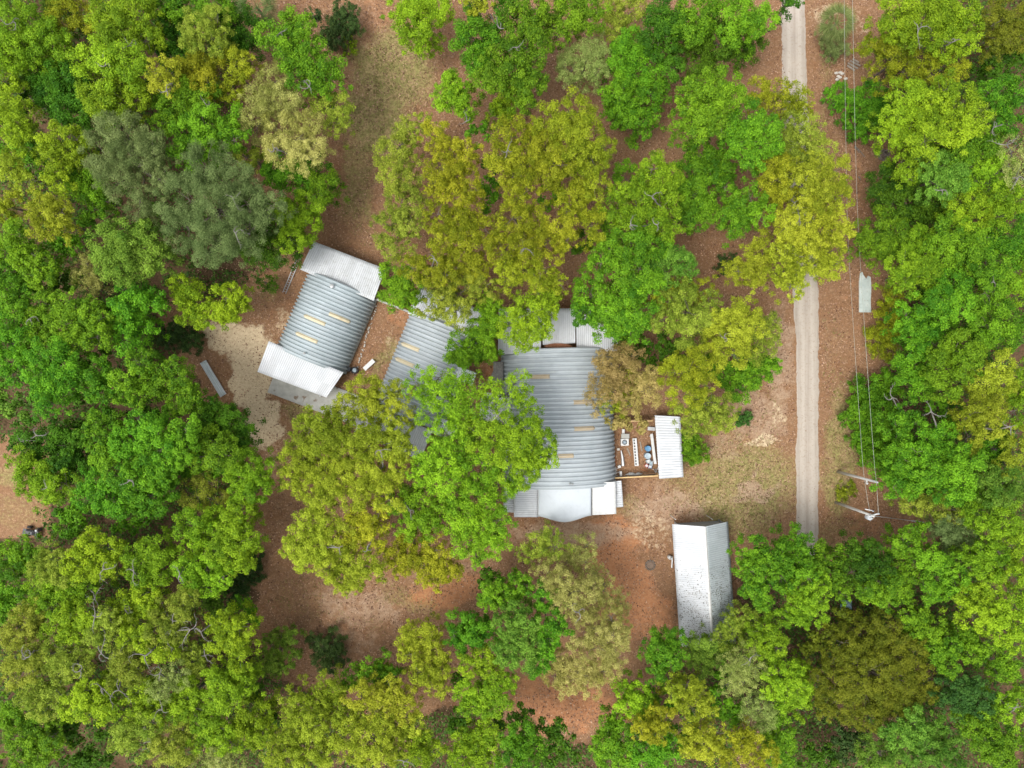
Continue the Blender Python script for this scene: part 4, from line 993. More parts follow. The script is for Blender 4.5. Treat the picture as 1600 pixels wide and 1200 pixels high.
# fallen leaves in the open, real little flakes
LIT = leaf_mat('fallen_leaf', (0.10, 0.045, 0.028), (0.50, 0.33, 0.21), .1)
n = 230000
px = rng.uniform(300, 1440, n); py = rng.uniform(-30, 1200, n)
g = np.clip(mask(SAND, px, py, .8, 2), 0, 1)
m = (rng.random(n) < 1 - .55 * g) & ~((np.abs(px - np.interp(py, (0, 470, 840), (1240, 1260, 1262))) < 19) & (rng.random(n) > .05)) & (fbm(px, py, 88, 4, 1 / 18.) + rng.random(n) * .3 > .55)
px, py = px[m], py[m]
X, Y = (px - 800) * H / F, (600 - py) * H / F
p = np.stack([X, Y, ground_z(X, Y) + rng.uniform(.01, .06, len(X))], -1)
nr = unit(rng.normal(size=(len(p), 3)) * .3 + (0, 0, 1))
leaf_stuff('leaf_litter', [(p, nr, rng.uniform(.08, .27, len(p)), np.full(len(p), .6), rng.random(len(p)) ** 1.4)], LIT, 'brown fallen leaves scattered over the clearing', 'leaf litter')
# grass
n = 420000
px = rng.uniform(380, 1400, n); py = rng.uniform(-20, 1060, n)
g = np.clip(mask(GRASS, px, py, 1.3, 9), 0, 1) * (fbm(px, py, 99, 4, 1 / 7.) > .50)
m = (rng.random(n) < g * .8) & ~((px > 1216) & (px < 1284))
px, py = px[m], py[m]
X, Y = (px - 800) * H / F, (600 - py) * H / F
p = np.stack([X, Y, ground_z(X, Y) + .07], -1)
nr = unit(rng.normal(size=(len(p), 3)) * .7 + (0, 0, .6))
leaf_stuff('grass', [(p, nr, rng.uniform(.1, .28, len(p)), np.full(len(p), .3), np.clip(rng.normal(size=len(p)) * .2 + fbm(px, py, 101, 2, 1 / 12.), 0, 1))],
           leaf_mat('grass_blade', (0.13, 0.15, 0.03), (0.38, 0.32, 0.13), .2), 'dry patchy grass tufts in the yard and clearings', 'grass')

palm(1307, 36, 5.0, 2.6, 'grey-green fan palm beside the top of the road')
palm(402, 12, 6.0, 2.8, 'dark fan palm at the top frame edge left of the clearing')

# ------------------------------------------------------------------ metal roofs
def metal_mat(name, c1, c2, rough=.75, metal=.0, pitch=None, dirt=(0.20, 0.18, 0.15), damt=.35, dscale=.8, dlo=.55):
    m, nt, out = new_mat(name)
    b = N(nt, 'ShaderNodeBsdfPrincipled'); b.inputs['Metallic'].default_value = metal
    n1 = noise(nt, dscale, 6, rough=.65); n2 = noise(nt, 9, 5, rough=.7)
    c = mixc(nt, ramp(nt, n1, .3, .7), c1, c2)
    d = ramp(nt, n1, dlo, dlo + .2)
    q = N(nt, 'ShaderNodeMath', operation='MULTIPLY'); nt.links.new(d, q.inputs[0])
    q2 = N(nt, 'ShaderNodeMath', operation='MULTIPLY'); nt.links.new(ramp(nt, n2, .45, .62), q2.inputs[0]); q2.inputs[1].default_value = damt
    nt.links.new(q2.outputs[0], q.inputs[1])
    c = mixc(nt, q.outputs[0], c, dirt)
    sh = N(nt, 'ShaderNodeAttribute', attribute_name='sheet')
    c = mixc(nt, 1.0, c, ramp(nt, sh.outputs['Fac'], 0, 1, (.84, .84, .84), (1, 1, 1)), 'MULTIPLY')
    st = noise(nt, 1.0, 4, stretch=(.5, 3.5, 1) if c1[0] < .5 else (2.5, 2.5, 1))
    q4 = N(nt, 'ShaderNodeMath', operation='MULTIPLY'); nt.links.new(ramp(nt, st, .52, .72), q4.inputs[0]); q4.inputs[1].default_value = damt * .7
    c = mixc(nt, q4.outputs[0], c, (c1[0] * .55, c1[1] * .52, c1[2] * .46))
    # rib shading painted into the colour, darker in pans and rib sides (mesh attribute 'pan')
    at = N(nt, 'ShaderNodeAttribute', attribute_name='rib_shade')
    q3 = N(nt, 'ShaderNodeMath', operation='MULTIPLY'); nt.links.new(at.outputs['Fac'], q3.inputs[0]); q3.inputs[1].default_value = .55 if c1[0] < .5 else .45
    c = mixc(nt, q3.outputs[0], c, (c1[0] * .45, c1[1] * .46, c1[2] * .48))
    nt.links.new(c, b.inputs['Base Color'])
    r = N(nt, 'ShaderNodeMapRange'); r.inputs[3].default_value = rough - .1; r.inputs[4].default_value = rough + .2
    nt.links.new(n2, r.inputs[0]); nt.links.new(r.outputs[0], b.inputs['Roughness'])
    nt.links.new(b.outputs[0], out.inputs[0])
    return m
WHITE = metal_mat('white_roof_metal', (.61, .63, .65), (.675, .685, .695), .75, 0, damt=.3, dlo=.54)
WHITED = metal_mat('mossy_white_metal', (.56, .58, .59), (.63, .64, .65), .75, 0, damt=.8, dlo=.54, dirt=(.20, .21, .18), dscale=.5)
GALV = metal_mat('galvanised_metal', (.39, .435, .455), (.49, .53, .55), .62, .12, damt=.4)
GALVD = metal_mat('dark_galvanised', (.36, .42, .435), (.455, .51, .53), .62, .12, damt=.4)
SMOOTH = metal_mat('smooth_grey_sheet', (.52, .56, .59), (.57, .61, .64), .7, 0, damt=.15)
SHEDG = metal_mat('grey_green_sheet', (.50, .555, .56), (.56, .60, .61), .7, 0, damt=.25)
SHEDE = metal_mat('shaded_grey_sheet', (.40, .45, .455), (.46, .50, .51), .7, 0, damt=.25)  # shed's east slope, its shade put into the sheet colour
SKY1 = surf('amber_panel', (.56, .47, .30), (.63, .56, .40), .5, scale=2.5, lo=.3, hi=.7)
SKY2 = surf('orange_panel', (.44, .345, .225), (.48, .40, .28), .5, scale=2.5, lo=.3, hi=.7)
CONC = surf('concrete', (.30, .30, .27), (.42, .41, .37), .9, scale=1.3, bump=.2, speck=(.9, .62, (.20, .15, .11)))
DARKM = surf('dark_metal', (.03, .032, .035), (.07, .07, .075), .5, scale=6)
BLOCK = surf('grey_wall_paint', (.22, .23, .23), (.32, .32, .31), .85, scale=2)
WOOD = surf('weathered_wood', (.20, .16, .125), (.34, .29, .23), .85, scale=2.5, stretch=(1, 8, 1), bump=.4)
PINE = surf('yellow_lumber', (.55, .36, .15), (.68, .48, .24), .7, scale=3)
WPAINT = surf('white_paint', (.54, .54, .52), (.66, .66, .64), .5, scale=3)
STEEL = surf('zinc_steel', (.42, .43, .43), (.56, .57, .57), .45, .5, scale=3)
RUSTM = surf('rusty_metal', (.22, .08, .035), (.33, .15, .07), .9, scale=5)
BLUE = surf('blue_plastic', (.07, .20, .36), (.13, .30, .47), .4, scale=3)
GBLUE = surf('grey_blue_plastic', (.30, .38, .43), (.42, .50, .54), .45, scale=3)
RED = surf('red_plastic', (.45, .05, .04), (.55, .10, .08), .4, scale=3)
RUBBER = surf('black_rubber', (.02, .02, .022), (.045, .045, .045), .7, scale=4)
GLASS = surf('insulator_grey', (.40, .43, .46), (.55, .58, .6), .25, scale=4)
STONE = surf('pale_stone', (.42, .38, .33), (.60, .56, .50), .9, scale=4, bump=.5)
SHING = surf('grey_shingle', (.12, .115, .11), (.24, .225, .20), .95, scale=5, bump=.5)

def rib_profile(n, pitch, h, kind='trap'):
    """returns u positions (m) and heights and pan flag over n pitches"""
    U = []; Z = []; D = []
    for i in range(n):
        b = i * pitch
        if kind == 'trap':
            for a, z, d in ((0, 0, 1), (.08, 0, 1), (.20, 0, .12), (.62, 0, .12), (.74, 0, 1), (.80, h, .3), (.94, h, .3)):
                U.append(b + a * pitch); Z.append(z); D.append(d)
        else:  # deep rounded arch ribs
            for k in range(8):
                a = k / 8
                U.append(b + a * pitch); Z.append(h * (.5 - .5 * math.cos(2 * math.pi * a)) ** .8); D.append(.75 if a in (0,) else (.3 if k in (1, 7) else 0))
    U.append(n * pitch); Z.append(0); D.append(1)
    return np.array(U), np.array(Z), np.array(D)

def ribbed(name, c00, c10, c11, c01, mat, parent, pitch=.24, h=.045, kind='trap', thick=.05, bow=0, arch=0, wav=.012):
    """sheet spanning corners; ribs are repeated from edge c00-c01 to c10-c11 (each rib runs c00->c01)"""
    c00, c10, c11, c01 = [np.array(c, float) for c in (c00, c10, c11, c01)]
    Lu = (np.linalg.norm(c10 - c00) + np.linalg.norm(c11 - c01)) / 2
    n = max(2, round(Lu / pitch))
    U, Z, D = rib_profile(n, 1.0, h, kind)
    U = U / n
    nv = 9
    v = np.linspace(0, 1, nv)
    Vt = (c00[None, None] * ((1 - U)[:, None] * (1 - v)[None])[..., None] + c10 * (U[:, None] * (1 - v)[None])[..., None]
          + c11 * (U[:, None] * v[None])[..., None] + c01 * ((1 - U)[:, None] * v[None])[..., None])
    nrm = unit(np.cross(c10 - c00, c01 - c00)); nrm = nrm if nrm[2] > 0 else -nrm
    Vt = Vt + nrm * Z[:, None, None]
    w = (fbm(Vt[..., 0] * 1, Vt[..., 1] * 1, 61, 3, .7) - .5) * wav * 2
    Vt = Vt + nrm * w[..., None]
    nu = len(U)
    top = Vt.reshape(-1, 3); bot = top - nrm * thick
    V = np.concatenate([top, bot]); o = nu * nv
    i = (np.arange(nu - 1)[:, None] * nv + np.arange(nv - 1)[None, :])
    q1 = np.stack([i, i + nv, i + nv + 1, i + 1], -1).reshape(-1, 4)
    q2 = q1[:, ::-1] + o
    e = []
    for j in range(nu - 1):
        e += [(j * nv, j * nv + o, (j + 1) * nv + o, (j + 1) * nv), (j * nv + nv - 1, (j + 1) * nv + nv - 1, (j + 1) * nv + nv - 1 + o, j * nv + nv - 1 + o)]
    for k in range(nv - 1):
        e += [(k, k + 1, k + 1 + o, k + o), ((nu - 1) * nv + k, (nu - 1) * nv + k + o, (nu - 1) * nv + k + 1 + o, (nu - 1) * nv + k + 1)]
    idx = np.concatenate([q1, q2, np.array(e)]).ravel()
    me = fast_mesh(name, local(parent, V), 4, idx, mat)
    a = me.attributes.new('rib_shade', 'FLOAT', 'POINT')
    rib_shade = np.repeat(D, nv); a.data.foreach_set('value', np.concatenate([rib_shade, rib_shade]).astype(np.float32))
    shv = rng.random((n // 4 + 2, 2)); ui = np.clip((U * n / 4).astype(int), 0, n // 4 + 1); sv = shv[ui][:, (v > .52).astype(int)]
    a = me.attributes.new('sheet', 'FLOAT', 'POINT'); a.data.foreach_set('value', np.concatenate([sv.ravel(), sv.ravel()]).astype(np.float32))
    return link(name, me, parent)

class Hut:
    def __init__(s, cx, cy, rot, w, rise, b, L, label):
        s.t = root('quonset_hut', (cx, cy, 0), rot, label, 'metal hut', 'arched metal huts')
        s.w, s.rise, s.b, s.L = w, rise, b, L
        s.pitch = .53
    def surf(s, th, y, off=0.0):
        x = s.w * np.sin(th); z = s.b + s.rise * np.cos(th)
        nx = np.sin(th) / s.w; nz = np.cos(th) / s.rise
        l = np.hypot(nx, nz)
        return x + off * nx / l, z + off * nz / l
    def ribz(s, y):
        a = (y / s.pitch) % 1.0
        h = .20
        return np.where(a < .30, 0, np.where(a < .42, (a - .30) / .12 * h, np.where(a < .80, h, np.where(a < .92, (.92 - a) / .12 * h, 0))))
    def shell(s, mat):
        n = round(s.L / s.pitch); y0 = -n * s.pitch / 2
        ys = []; D = []
        for i in range(n):
            for a, d in ((0, .5), (.15, .4), (.29, .7), (.30, 1), (.42, .1), (.5, 0), (.72, 0), (.80, .1), (.92, 1), (.93, .8)):
                ys.append((i + a) * s.pitch); D.append(d)
        ys.append(n * s.pitch); D.append(.3)
        ys = np.array(ys); rz = s.ribz(ys); ys = ys + y0
        s.y0 = y0; s.n = n
        th = np.linspace(-math.pi / 2, math.pi / 2, 49)
        X, Z = s.surf(th[:, None], ys[None], rz[None])
        Y = np.repeat(ys[None], len(th), 0)
        wob = (fbm(X + 40, Y * 1.3 + 40, 66, 3, .9) - .5) * .03
        V = np.stack([X, Y, Z + wob], -1).reshape(-1, 3)
        nu, nv = len(th), len(ys)
        i = (np.arange(nu - 1)[:, None] * nv + np.arange(nv - 1)[None, :])
        idx = np.stack([i, i + nv, i + nv + 1, i + 1], -1)[:, :, ::-1].reshape(-1)
        me = fast_mesh('arched_roof', V, 4, idx, mat)
        a = me.attributes.new('rib_shade', 'FLOAT', 'POINT'); a.data.foreach_set('value', np.tile(np.array(D), nu).astype(np.float32))
        shv = rng.random((5, n + 2)); ti = np.clip(((th + 1.6) / 3.2 * 4).astype(int), 0, 4)[:, None]; yi = np.clip(((ys - y0) / s.pitch).astype(int), 0, n + 1)[None]
        a = me.attributes.new('sheet', 'FLOAT', 'POINT'); a.data.foreach_set('value', shv[ti, yi].ravel().astype(np.float32))
        link('arched_roof', me, s.t)
        for sg in (-1, 1):     # end walls, then low side walls
            yy = sg * (n * s.pitch / 2 - .12)
            tt = np.linspace(-math.pi / 2, math.pi / 2, 33)
            x, z = s.surf(tt, 0, -.05)
            prof = [(a_, b_) for a_, b_ in zip(x, z)] + [(s.w - .05, 0), (-s.w + .05, 0)]
            vs = [(a_, yy - .05, max(b_, 0)) for a_, b_ in prof] + [(a_, yy + .05, max(b_, 0)) for a_, b_ in prof]
            k = len(prof)
            me = bpy.data.meshes.new('end_wall')
            me.from_pydata(vs, [], [tuple(range(k)), tuple(range(2 * k - 1, k - 1, -1))] + [(j, (j + 1) % k, k + (j + 1) % k, k + j) for j in range(k)])
            me.materials.append(BLOCK); link('end_wall', me, s.t)
            me = bpy.data.meshes.new('base_wall')
            mb = MB().box((sg * (s.w + .06), 0, s.b / 2), (.18, n * s.pitch - .1, s.b))
            me.from_pydata(mb.v, [], mb.f); me.materials.append(CONC); link('base_wall', me, s.t)
    def find(s, px, py):
        M = np.array(parent_mat(s.t).inverted()); z = s.b + s.rise
        for _ in range(30):
            p = M[:3, :3] @ P(px, py, z) + M[:3, 3]
            q = np.clip(p[0] / s.w, -.99, .99)
            z = s.b + s.rise * math.sqrt(1 - q * q)
        return math.asin(q), p[1]
    def skylight(s, p0, p1, mat, label=None):
        t0, ya = s.find(*p0); t1, yb = s.find(*p1)
        ym = (ya + yb) / 2 - s.y0
        i = math.floor(ym / s.pitch)            # one sheet wide: crown of rib i with its slopes
        a = np.array([.12, .26, .32, .44, .6, .78, .90, .99, 1.1])
        ys = (i + a) * s.pitch
        th = np.linspace(t0, t1, 12)
        X, Z = s.surf(th[:, None], ys[None], (s.ribz(ys) + .028)[None])
        Y = np.repeat((ys + s.y0)[None], len(th), 0)
        X2, Z2 = s.surf(th[:, None], ys[None], (s.ribz(ys) + .003)[None])
        A = np.stack([X, Y, Z], -1).reshape(-1, 3); B = np.stack([X2, Y, Z2], -1).reshape(-1, 3)
        nu, nv = len(th), len(ys); o = nu * nv
        i = (np.arange(nu - 1)[:, None] * nv + np.arange(nv - 1)[None, :])
        q = np.stack([i, i + nv, i + nv + 1, i + 1], -1).reshape(-1, 4)
        e = []
        for j in range(nu - 1): e += [(j * nv, j * nv + o, (j + 1) * nv + o, (j + 1) * nv), (j * nv + nv - 1, (j + 1) * nv + nv - 1, (j + 1) * nv + nv - 1 + o, j * nv + nv - 1 + o)]
        for k in range(nv - 1): e += [(k, k + 1, k + 1 + o, k + o), ((nu - 1) * nv + k, (nu - 1) * nv + k + o, (nu - 1) * nv + k + 1 + o, (nu - 1) * nv + k + 1)]
        me = fast_mesh('skylight', np.concatenate([A, B]), 4, np.concatenate([q, q[:, ::-1] + o, np.array(e)]).ravel(), mat)
        return link('skylight', me, s.t)
    def vent(s, px, py, r=.14):
        th, y = s.find(px, py)
        x, z = s.surf(th, y, .1)
        mb = MB().lathe((x, y, z - .15), [(r, 0), (r, .4), (r * 1.9, .42), (r * 1.6, .52), (.02, .6)], 12)
        me = bpy.data.meshes.new('roof_vent'); me.from_pydata(mb.v, [], mb.f); me.materials.append(STEEL)
        link('roof_vent', me, s.t)
    def post(s, px, py, z, ztop):
        p = P(px, py, z)
        MB().box((p[0], p[1], ztop / 2), (.1, .1, ztop)).make('post', WPAINT, s.t)

# smaller west hut
h1 = Hut(-22.34, 7.4, R(-22.9), 4.25, 3.55, .5, 9.9, 'smaller arched metal hut, leftmost, with three amber skylights in full view')
h1.pitch = .45; h1.shell(GALVD)
for a, b in (((477, 492), (509, 506)), ((514, 491), (546, 504)), ((464, 520), (497, 533))): h1.skylight(a, b, SKY1)
h1.vent(520, 447.5); h1.vent(477, 552, .08)
r = ribbed('canopy_roof', P(490, 377, 2.9), P(602, 420, 2.9), P(584, 470, 3.35), P(469, 421, 3.35), WHITED, h1.t)
r['label'] = 'upper white ribbed canopy streaked with grey dirt'
ribbed('canopy_roof', P(420, 533, 3.35), P(537, 582, 3.35), P(502, 624, 2.9) + (.6, .2, 0), P(402, 581, 2.9), WHITE, h1.t)['label'] = 'clean white ribbed canopy at the lower end'
for px, py in ((492, 381), (546, 402), (598, 423), (404, 580), (452, 599), (500, 619)): h1.post(px, py, 2.8, 2.82)
mb = MB(); u = unit(P(495, 641, 0) - P(419, 612, 0)); v = np.array((-u[1], u[0], 0)); c0 = P(418, 613, 0)
mb.prism([c0, c0 + u * 14.2, c0 + u * 14.2 + v * 3.6, c0 + v * 3.6], -.15, .10)
set_props(mb.make('patio_slab', CONC, None, bevel=.02), 'grey concrete slab under the lower canopy of the smaller hut', 'concrete slab')

# middle hut
h2 = Hut(-10.35, 1.6, R(-22.0), 4.25, 3.5, .5, 11.9, 'middle arched metal hut, half hidden under lime crowns')
h2.pitch = .48; h2.shell(GALV)
for a, b in (((630, 534), (656, 546)), ((619, 562), (646, 575))): h2.skylight(a, b, SKY1)
ribbed('canopy_roof', P(657, 447, 2.9), P(762, 489, 2.9), P(744, 533, 3.35), P(637, 490, 3.35), WHITE, h2.t)
ribbed('canopy_roof', P(572, 630, 3.35), P(676, 673, 3.35), P(657, 719, 2.9), P(553, 676, 2.9), WHITE, h2.t)
ribbed('annex_roof', P(698, 564, 2.6), P(745, 583, 2.5), P(738, 603, 2.5), P(690, 585, 2.6), SHEDG, h2.t, pitch=.3)
for px, py in ((659, 451), (758, 488), (555, 675), (656, 715)): h2.post(px, py, 2.8, 2.82)

# big hut
h3 = Hut(5.58, -4.0, R(1.5), 6.55, 4.3, .5, 16.4, 'big arched metal hut with a bowed smooth grey front canopy')
h3.pitch = .51; h3.shell(GALV)
for a, b in (((829, 586), (859, 586)), ((896, 627), (927, 627)), ((897, 671), (928, 671)), ((872, 711), (896, 710))): h3.skylight(a, b, SKY2)
h3.vent(890, 755, .07); h3.vent(894, 755.5, .06)
# upper canopy in three sheets that leave an opening in front of the arch top
za, zb = 3.3, 2.9
ribbed('canopy_roof', P(779, 482, zb), P(847, 482, zb), P(845, 550, za), P(778, 554, za), WHITE, h3.t)['label'] = 'left sheet of the white upper canopy'
ribbed('canopy_roof', P(848, 482, zb), P(899, 482, zb), P(899, 536, za - .08), P(848, 539, za - .08), WHITE, h3.t)['label'] = 'middle sheet of the white upper canopy'
ribbed('canopy_roof', P(900, 482, zb), P(967, 484, zb), P(966, 549, za), P(901, 551, za), WHITE, h3.t)['label'] = 'right sheet of the white upper canopy'
for px, py in ((781, 485), (870, 484), (964, 486)): h3.post(px, py, 2.8, 2.82)
# valley of pine straw caught behind the arch top
mb = MB(); n = 14
ring = [P(872 + 22 * math.cos(a), 542 - 5.5 * math.sin(a) if math.sin(a) > 0 else 542 - 1.5 * math.sin(a), 3.30) for a in np.linspace(0, 2 * math.pi, n, endpoint=False)]
mb.prism(ring, 3.16, 3.42)
set_props(mb.make('leaf_pile', surf('pine_straw', (.20, .08, .04), (.36, .17, .10), .95, scale=8, bump=.8)), 'red-brown drift of pine straw caught on the roof above the big hut\'s arch', 'leaf pile')
ribbed('front_panel', P(803, 758, 3.3), P(803, 808, 3.0), P(841, 808, 3.0), P(841, 758, 3.3), WHITE, h3.t, pitch=.26, h=.06)
ribbed('front_panel', P(924, 754, 3.3), P(925, 805, 3.0), P(963, 803, 3.0), P(962, 753, 3.3), WPAINT, h3.t, pitch=.30, h=.012)['label'] = 'plain white panel right of the grey canopy'
ribbed('side_awning', P(786, 761, 2.7), P(787, 800, 2.5), P(806, 801, 2.5), P(805, 759, 2.7), WHITED, h3.t, pitch=.26, h=.07)
ribbed('side_awning', P(958, 752, 2.7), P(960, 793, 2.5), P(974, 792, 2.5), P(971, 751, 2.7), WHITED, h3.t, pitch=.26, h=.07)
# bowed front canopy
nu, nv = 25, 9
V = []
for i in range(nu):
    t = i / (nu - 1); s_ = math.sin(math.pi * t)
    for j in range(nv):
        q = j / (nv - 1)
        e = P(841 + 83 * t, 757, 3.5 + .45 * s_ ** .8); f = P(841 + 83 * t, 806.5 - 1.5 * t + 9.5 * s_ ** 1.6 - .0, 3.2 + .6 * s_ ** .9)
        V.append(e * (1 - q) + f * q)
V = np.array(V)
o = grid('front_canopy', V, nu, nv, SMOOTH, h3.t, smooth=True)
md = o.modifiers.new('thick', 'SOLIDIFY'); md.thickness = .06
a = o.data.attributes.new('sheet', 'FLOAT', 'POINT'); a.data.foreach_set('value', np.full(nu * nv, 1, np.float32))
mb = MB(); mb.tube([p + (0, 0, .03) for p in V.reshape(nu, nv, 3)[:, -1]], .05, 6); mb.make('canopy_edge', STEEL, h3.t)
mb = MB(); mb.tube([p + (0, 0, .04) for p in V.reshape(nu, nv, 3)[0]], .035, 6); mb.make('flashing', WPAINT, h3.t)
mb = MB(); mb.tube([p + (0, 0, .04) for p in V.reshape(nu, nv, 3)[-1]], .035, 6); mb.make('flashing', DARKM, h3.t)
for px, py in ((843, 805), (922, 803), (884, 814), (805, 806), (961, 801)): h3.post(px, py, 2.9, 2.95)

# covered walkways between the huts, mostly under leaves
wk = root('walkway_roof', tuple(P(775, 635, 0)), 0, 'white ribbed walkway roof glimpsed through leaves left of the big hut', 'walkway roof')
ribbed('roof_sheet', P(752, 612, 2.8), P(800, 618, 2.8), P(795, 664, 2.6), P(749, 656, 2.6), WHITE, wk)
for a, b in ((754, 615), (797, 620), (793, 661), (751, 653)):
    p = P(a, b, 2.6); MB().box((p[0], p[1], 1.27), (.1, .1, 2.54)).make('post', WPAINT, wk)
wk = root('annex', tuple(P(692, 672, 0)), 0, 'small grey-white roofed annex glimpsed beside the middle hut', 'annex')
ribbed('roof_sheet', P(682, 650, 2.9), P(716, 664, 2.9), P(708, 688, 2.7), P(672, 676, 2.7), SHEDG, wk)
c = P(694, 669, 0); MB().box((c[0], c[1], 1.3), (2.2, 1.4, 2.6), R(-22)).make('wall', BLOCK, wk)
# shingled lean-to between the huts
pts = [P(x, y, 0) for x, y in ((771, 566), (787, 566), (786.5, 596), (764, 602), (763, 593), (768, 588), (771.5, 579))]
mb = MB(); mb.prism(pts, 0, 2.1)
o = mb.make('shingled_porch', SHING); set_props(o, 'curved grey-brown shingled porch top against the left flank of the big hut', 'porch')

# ------------------------------------------------------------------ gable shed
gs = root('gable_shed', tuple(P(1096, 905, 0)), 0, 'long white gabled metal shed with leaf-speckled lower roof', 'shed')
A0, R0, B0 = P(1050, 819, 3.0), P(1101.5, 822.8, 5.0), P(1137.5, 815, 3.0)
A1, R1, B1 = P(1062.5, 1010, 3.0), P(1114.5, 1016, 5.0), P(1150, 1005, 3.0)
ribbed('roof_slope', A0, A1, R1, R0, WHITE, gs, pitch=.24, h=.04)['label'] = 'bright west roof slope'
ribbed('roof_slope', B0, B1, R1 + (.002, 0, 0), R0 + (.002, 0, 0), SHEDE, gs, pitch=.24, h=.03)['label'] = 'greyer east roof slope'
mb = MB(); d = np.array((0, 0, .05))
for s_, t_ in ((-.16, -.09), (.16, -.09)):
    pass
mb.add([R0 + (-.17, 0, -.06), R0 + (0, 0, .09), R0 + (.17, 0, -.06), R1 + (-.17, 0, -.06), R1 + (0, 0, .09), R1 + (.17, 0, -.06)], [(0, 1, 4, 3), (1, 2, 5, 4), (0, 2, 1), (3, 4, 5), (0, 3, 5, 2)])
mb.make('ridge_cap', WPAINT, gs)
def inset(p, q, k): return p * (1 - k) + q * k
for a, b, nm in ((A0, A1, 'side_wall'), (B0, B1, 'side_wall')):
    sgn = 1 if a is A0 else -1
    w0, w1 = inset(a, b, .02) + (sgn * (.95 if a is A0 else .25), 0, -.2 + (.5 if a is A0 else .1)), inset(a, b, .98) + (sgn * (.95 if a is A0 else .25), 0, -.2 + (.5 if a is A0 else .1))
    mb = MB(); wx = (.06 * sgn, 0, 0)
    g = lambda p: np.array((p[0], p[1], -.1))
    mb.add([w0, w1, g(w1), g(w0), w0 + wx, w1 + wx, g(w1) + wx, g(w0) + wx], [(0, 1, 2, 3), (7, 6, 5, 4), (0, 4, 5, 1), (2, 6, 7, 3), (1, 5, 6, 2), (0, 3, 7, 4)])
    mb.make(nm, BLOCK, gs)
for k, nm in ((.035, 'end_wall'), (.965, 'end_wall')):
    a, rr_, b = inset(A0, A1, k) + (1.05, 0, .3), inset(R0, R1, k) + (0, 0, -.25), inset(B0, B1, k) + (-.35, 0, -.2)
    g = lambda p: np.array((p[0], p[1], -.1)); dy = np.array((0, .08, 0))
    mb = MB(); mb.add([a, rr_, b, g(b), g(a), a - dy, rr_ - dy, b - dy, g(b) - dy, g(a) - dy], [(0, 1, 2, 3, 4), (9, 8, 7, 6, 5), (0, 5, 6, 1), (1, 6, 7, 2), (2, 7, 8, 3), (3, 8, 9, 4), (4, 9, 5, 0)])
    mb.make(nm, BLOCK, gs)
for px in (1055, 1113):
    p = P(px, 816, 2.6); MB().tube([(p[0], p[1] + .35, 0), (p[0], p[1] + .35, 2.75)], .05, 6).make('post', WPAINT, gs)
# leaves lying on the shed roof, in lines along the ribs
n = 11000
u = rng.random(n); v = 1 - rng.random(n) ** 1.0
side = rng.random(n) < .5
keep = rng.random(n) < np.clip((v - .28) * 1.1, 0, .62) * np.where(side, .65, 1.25) * (.35 + 1.3 * (fbm(u * 6, v * 20, 12, 3, 1) > .5))
u, v, side = u[keep], v[keep], side[keep]
nr_ = round(np.linalg.norm(A1 - A0) / .24)
v = (np.floor(v * nr_) + rng.choice((.68, .1, .35), len(v), p=(.6, .2, .2))) / nr_
E = np.where(side[:, None], A0 * (1 - v[:, None]) + A1 * v[:, None], B0 * (1 - v[:, None]) + B1 * v[:, None])
RR = R0 * (1 - v[:, None]) + R1 * v[:, None]
p = E * (1 - u[:, None]) + RR * u[:, None] + (0, 0, .05)
nrm = np.where(side[:, None], unit(np.array((-.6, 0, 1.))), unit(np.array((.6, 0, 1.))))
nrm = unit(nrm + rng.normal(size=nrm.shape) * .15)
leaf_stuff('roof_leaves', [(p, nrm, rng.uniform(.05, .15, len(p)), np.full(len(p), .6), rng.random(len(p)) * .7)], leaf_mat('roof_leaf', (.05, .05, .03), (.20, .17, .10), .05),
           'dead leaves lying in the ribs of the gable shed roof', 'fallen leaves')

# ------------------------------------------------------------------ small shed and yard
ss = root('yard_shed', tuple(P(1046, 700, 0)), 0, 'small white rib-roofed shed closing the right side of the junk yard', 'shed')
ribbed('roof_sheet', P(1023, 649, 3.0), P(1030, 748, 3.0), P(1068, 745.5, 2.7), P(1063, 651, 2.7), WHITE, ss, pitch=.30, h=.07)
c = P(1048, 700, 0)
for nm, q in (('wall', ((1060, 655), (1065, 742))), ('wall', ((1028, 654), (1062, 655))), ('wall', ((1034, 742), (1064, 741)))):
    a, b = P(*q[0], 2.3), P(*q[1], 2.3)
    m_ = (a + b) / 2; L_ = np.linalg.norm((a - b)[:2])
    MB().box((m_[0], m_[1], 1.2), (L_, .08, 2.4), math.atan2(b[1] - a[1], b[0] - a[0])).make(nm, BLOCK, ss)
for q in ((1026, 653), (1033, 743)):
    p = P(*q, 2.7); MB().box((p[0], p[1], 1.42), (.1, .1, 2.84)).make('post', PINE, ss)

def rail(p0, p1, z, label, npost=4):
    a, b = P(*p0, z), P(*p1, z)
    t = root('yard_fence', (a[0], a[1], 0), 0, label, 'fence', 'fences of the junk yard')
    L_ = np.linalg.norm(b - a); an = math.atan2(b[1] - a[1], b[0] - a[0]); m_ = (a + b) / 2
    MB().box((m_[0], m_[1], z - .03), (L_, .14, .06), an).make('top_rail', PINE, t)
    MB().box((m_[0], m_[1], z * .45), (L_, .04, z * .7), an).make('board_panel', WOOD, t)
    for i in range(npost):
        p = a + (b - a) * (i + .04) / (npost - .92); MB().box((p[0], p[1], (z - .06) / 2), (.12, .12, z - .062), an).make('post', PINE, t)
rail((953, 658.5), (1020, 657.5), 1.9, 'yellow timber fence rail along the upper side of the junk yard')
rail((961, 747), (1028, 743.5), 1.9, 'yellow timber fence rail along the lower side of the junk yard')

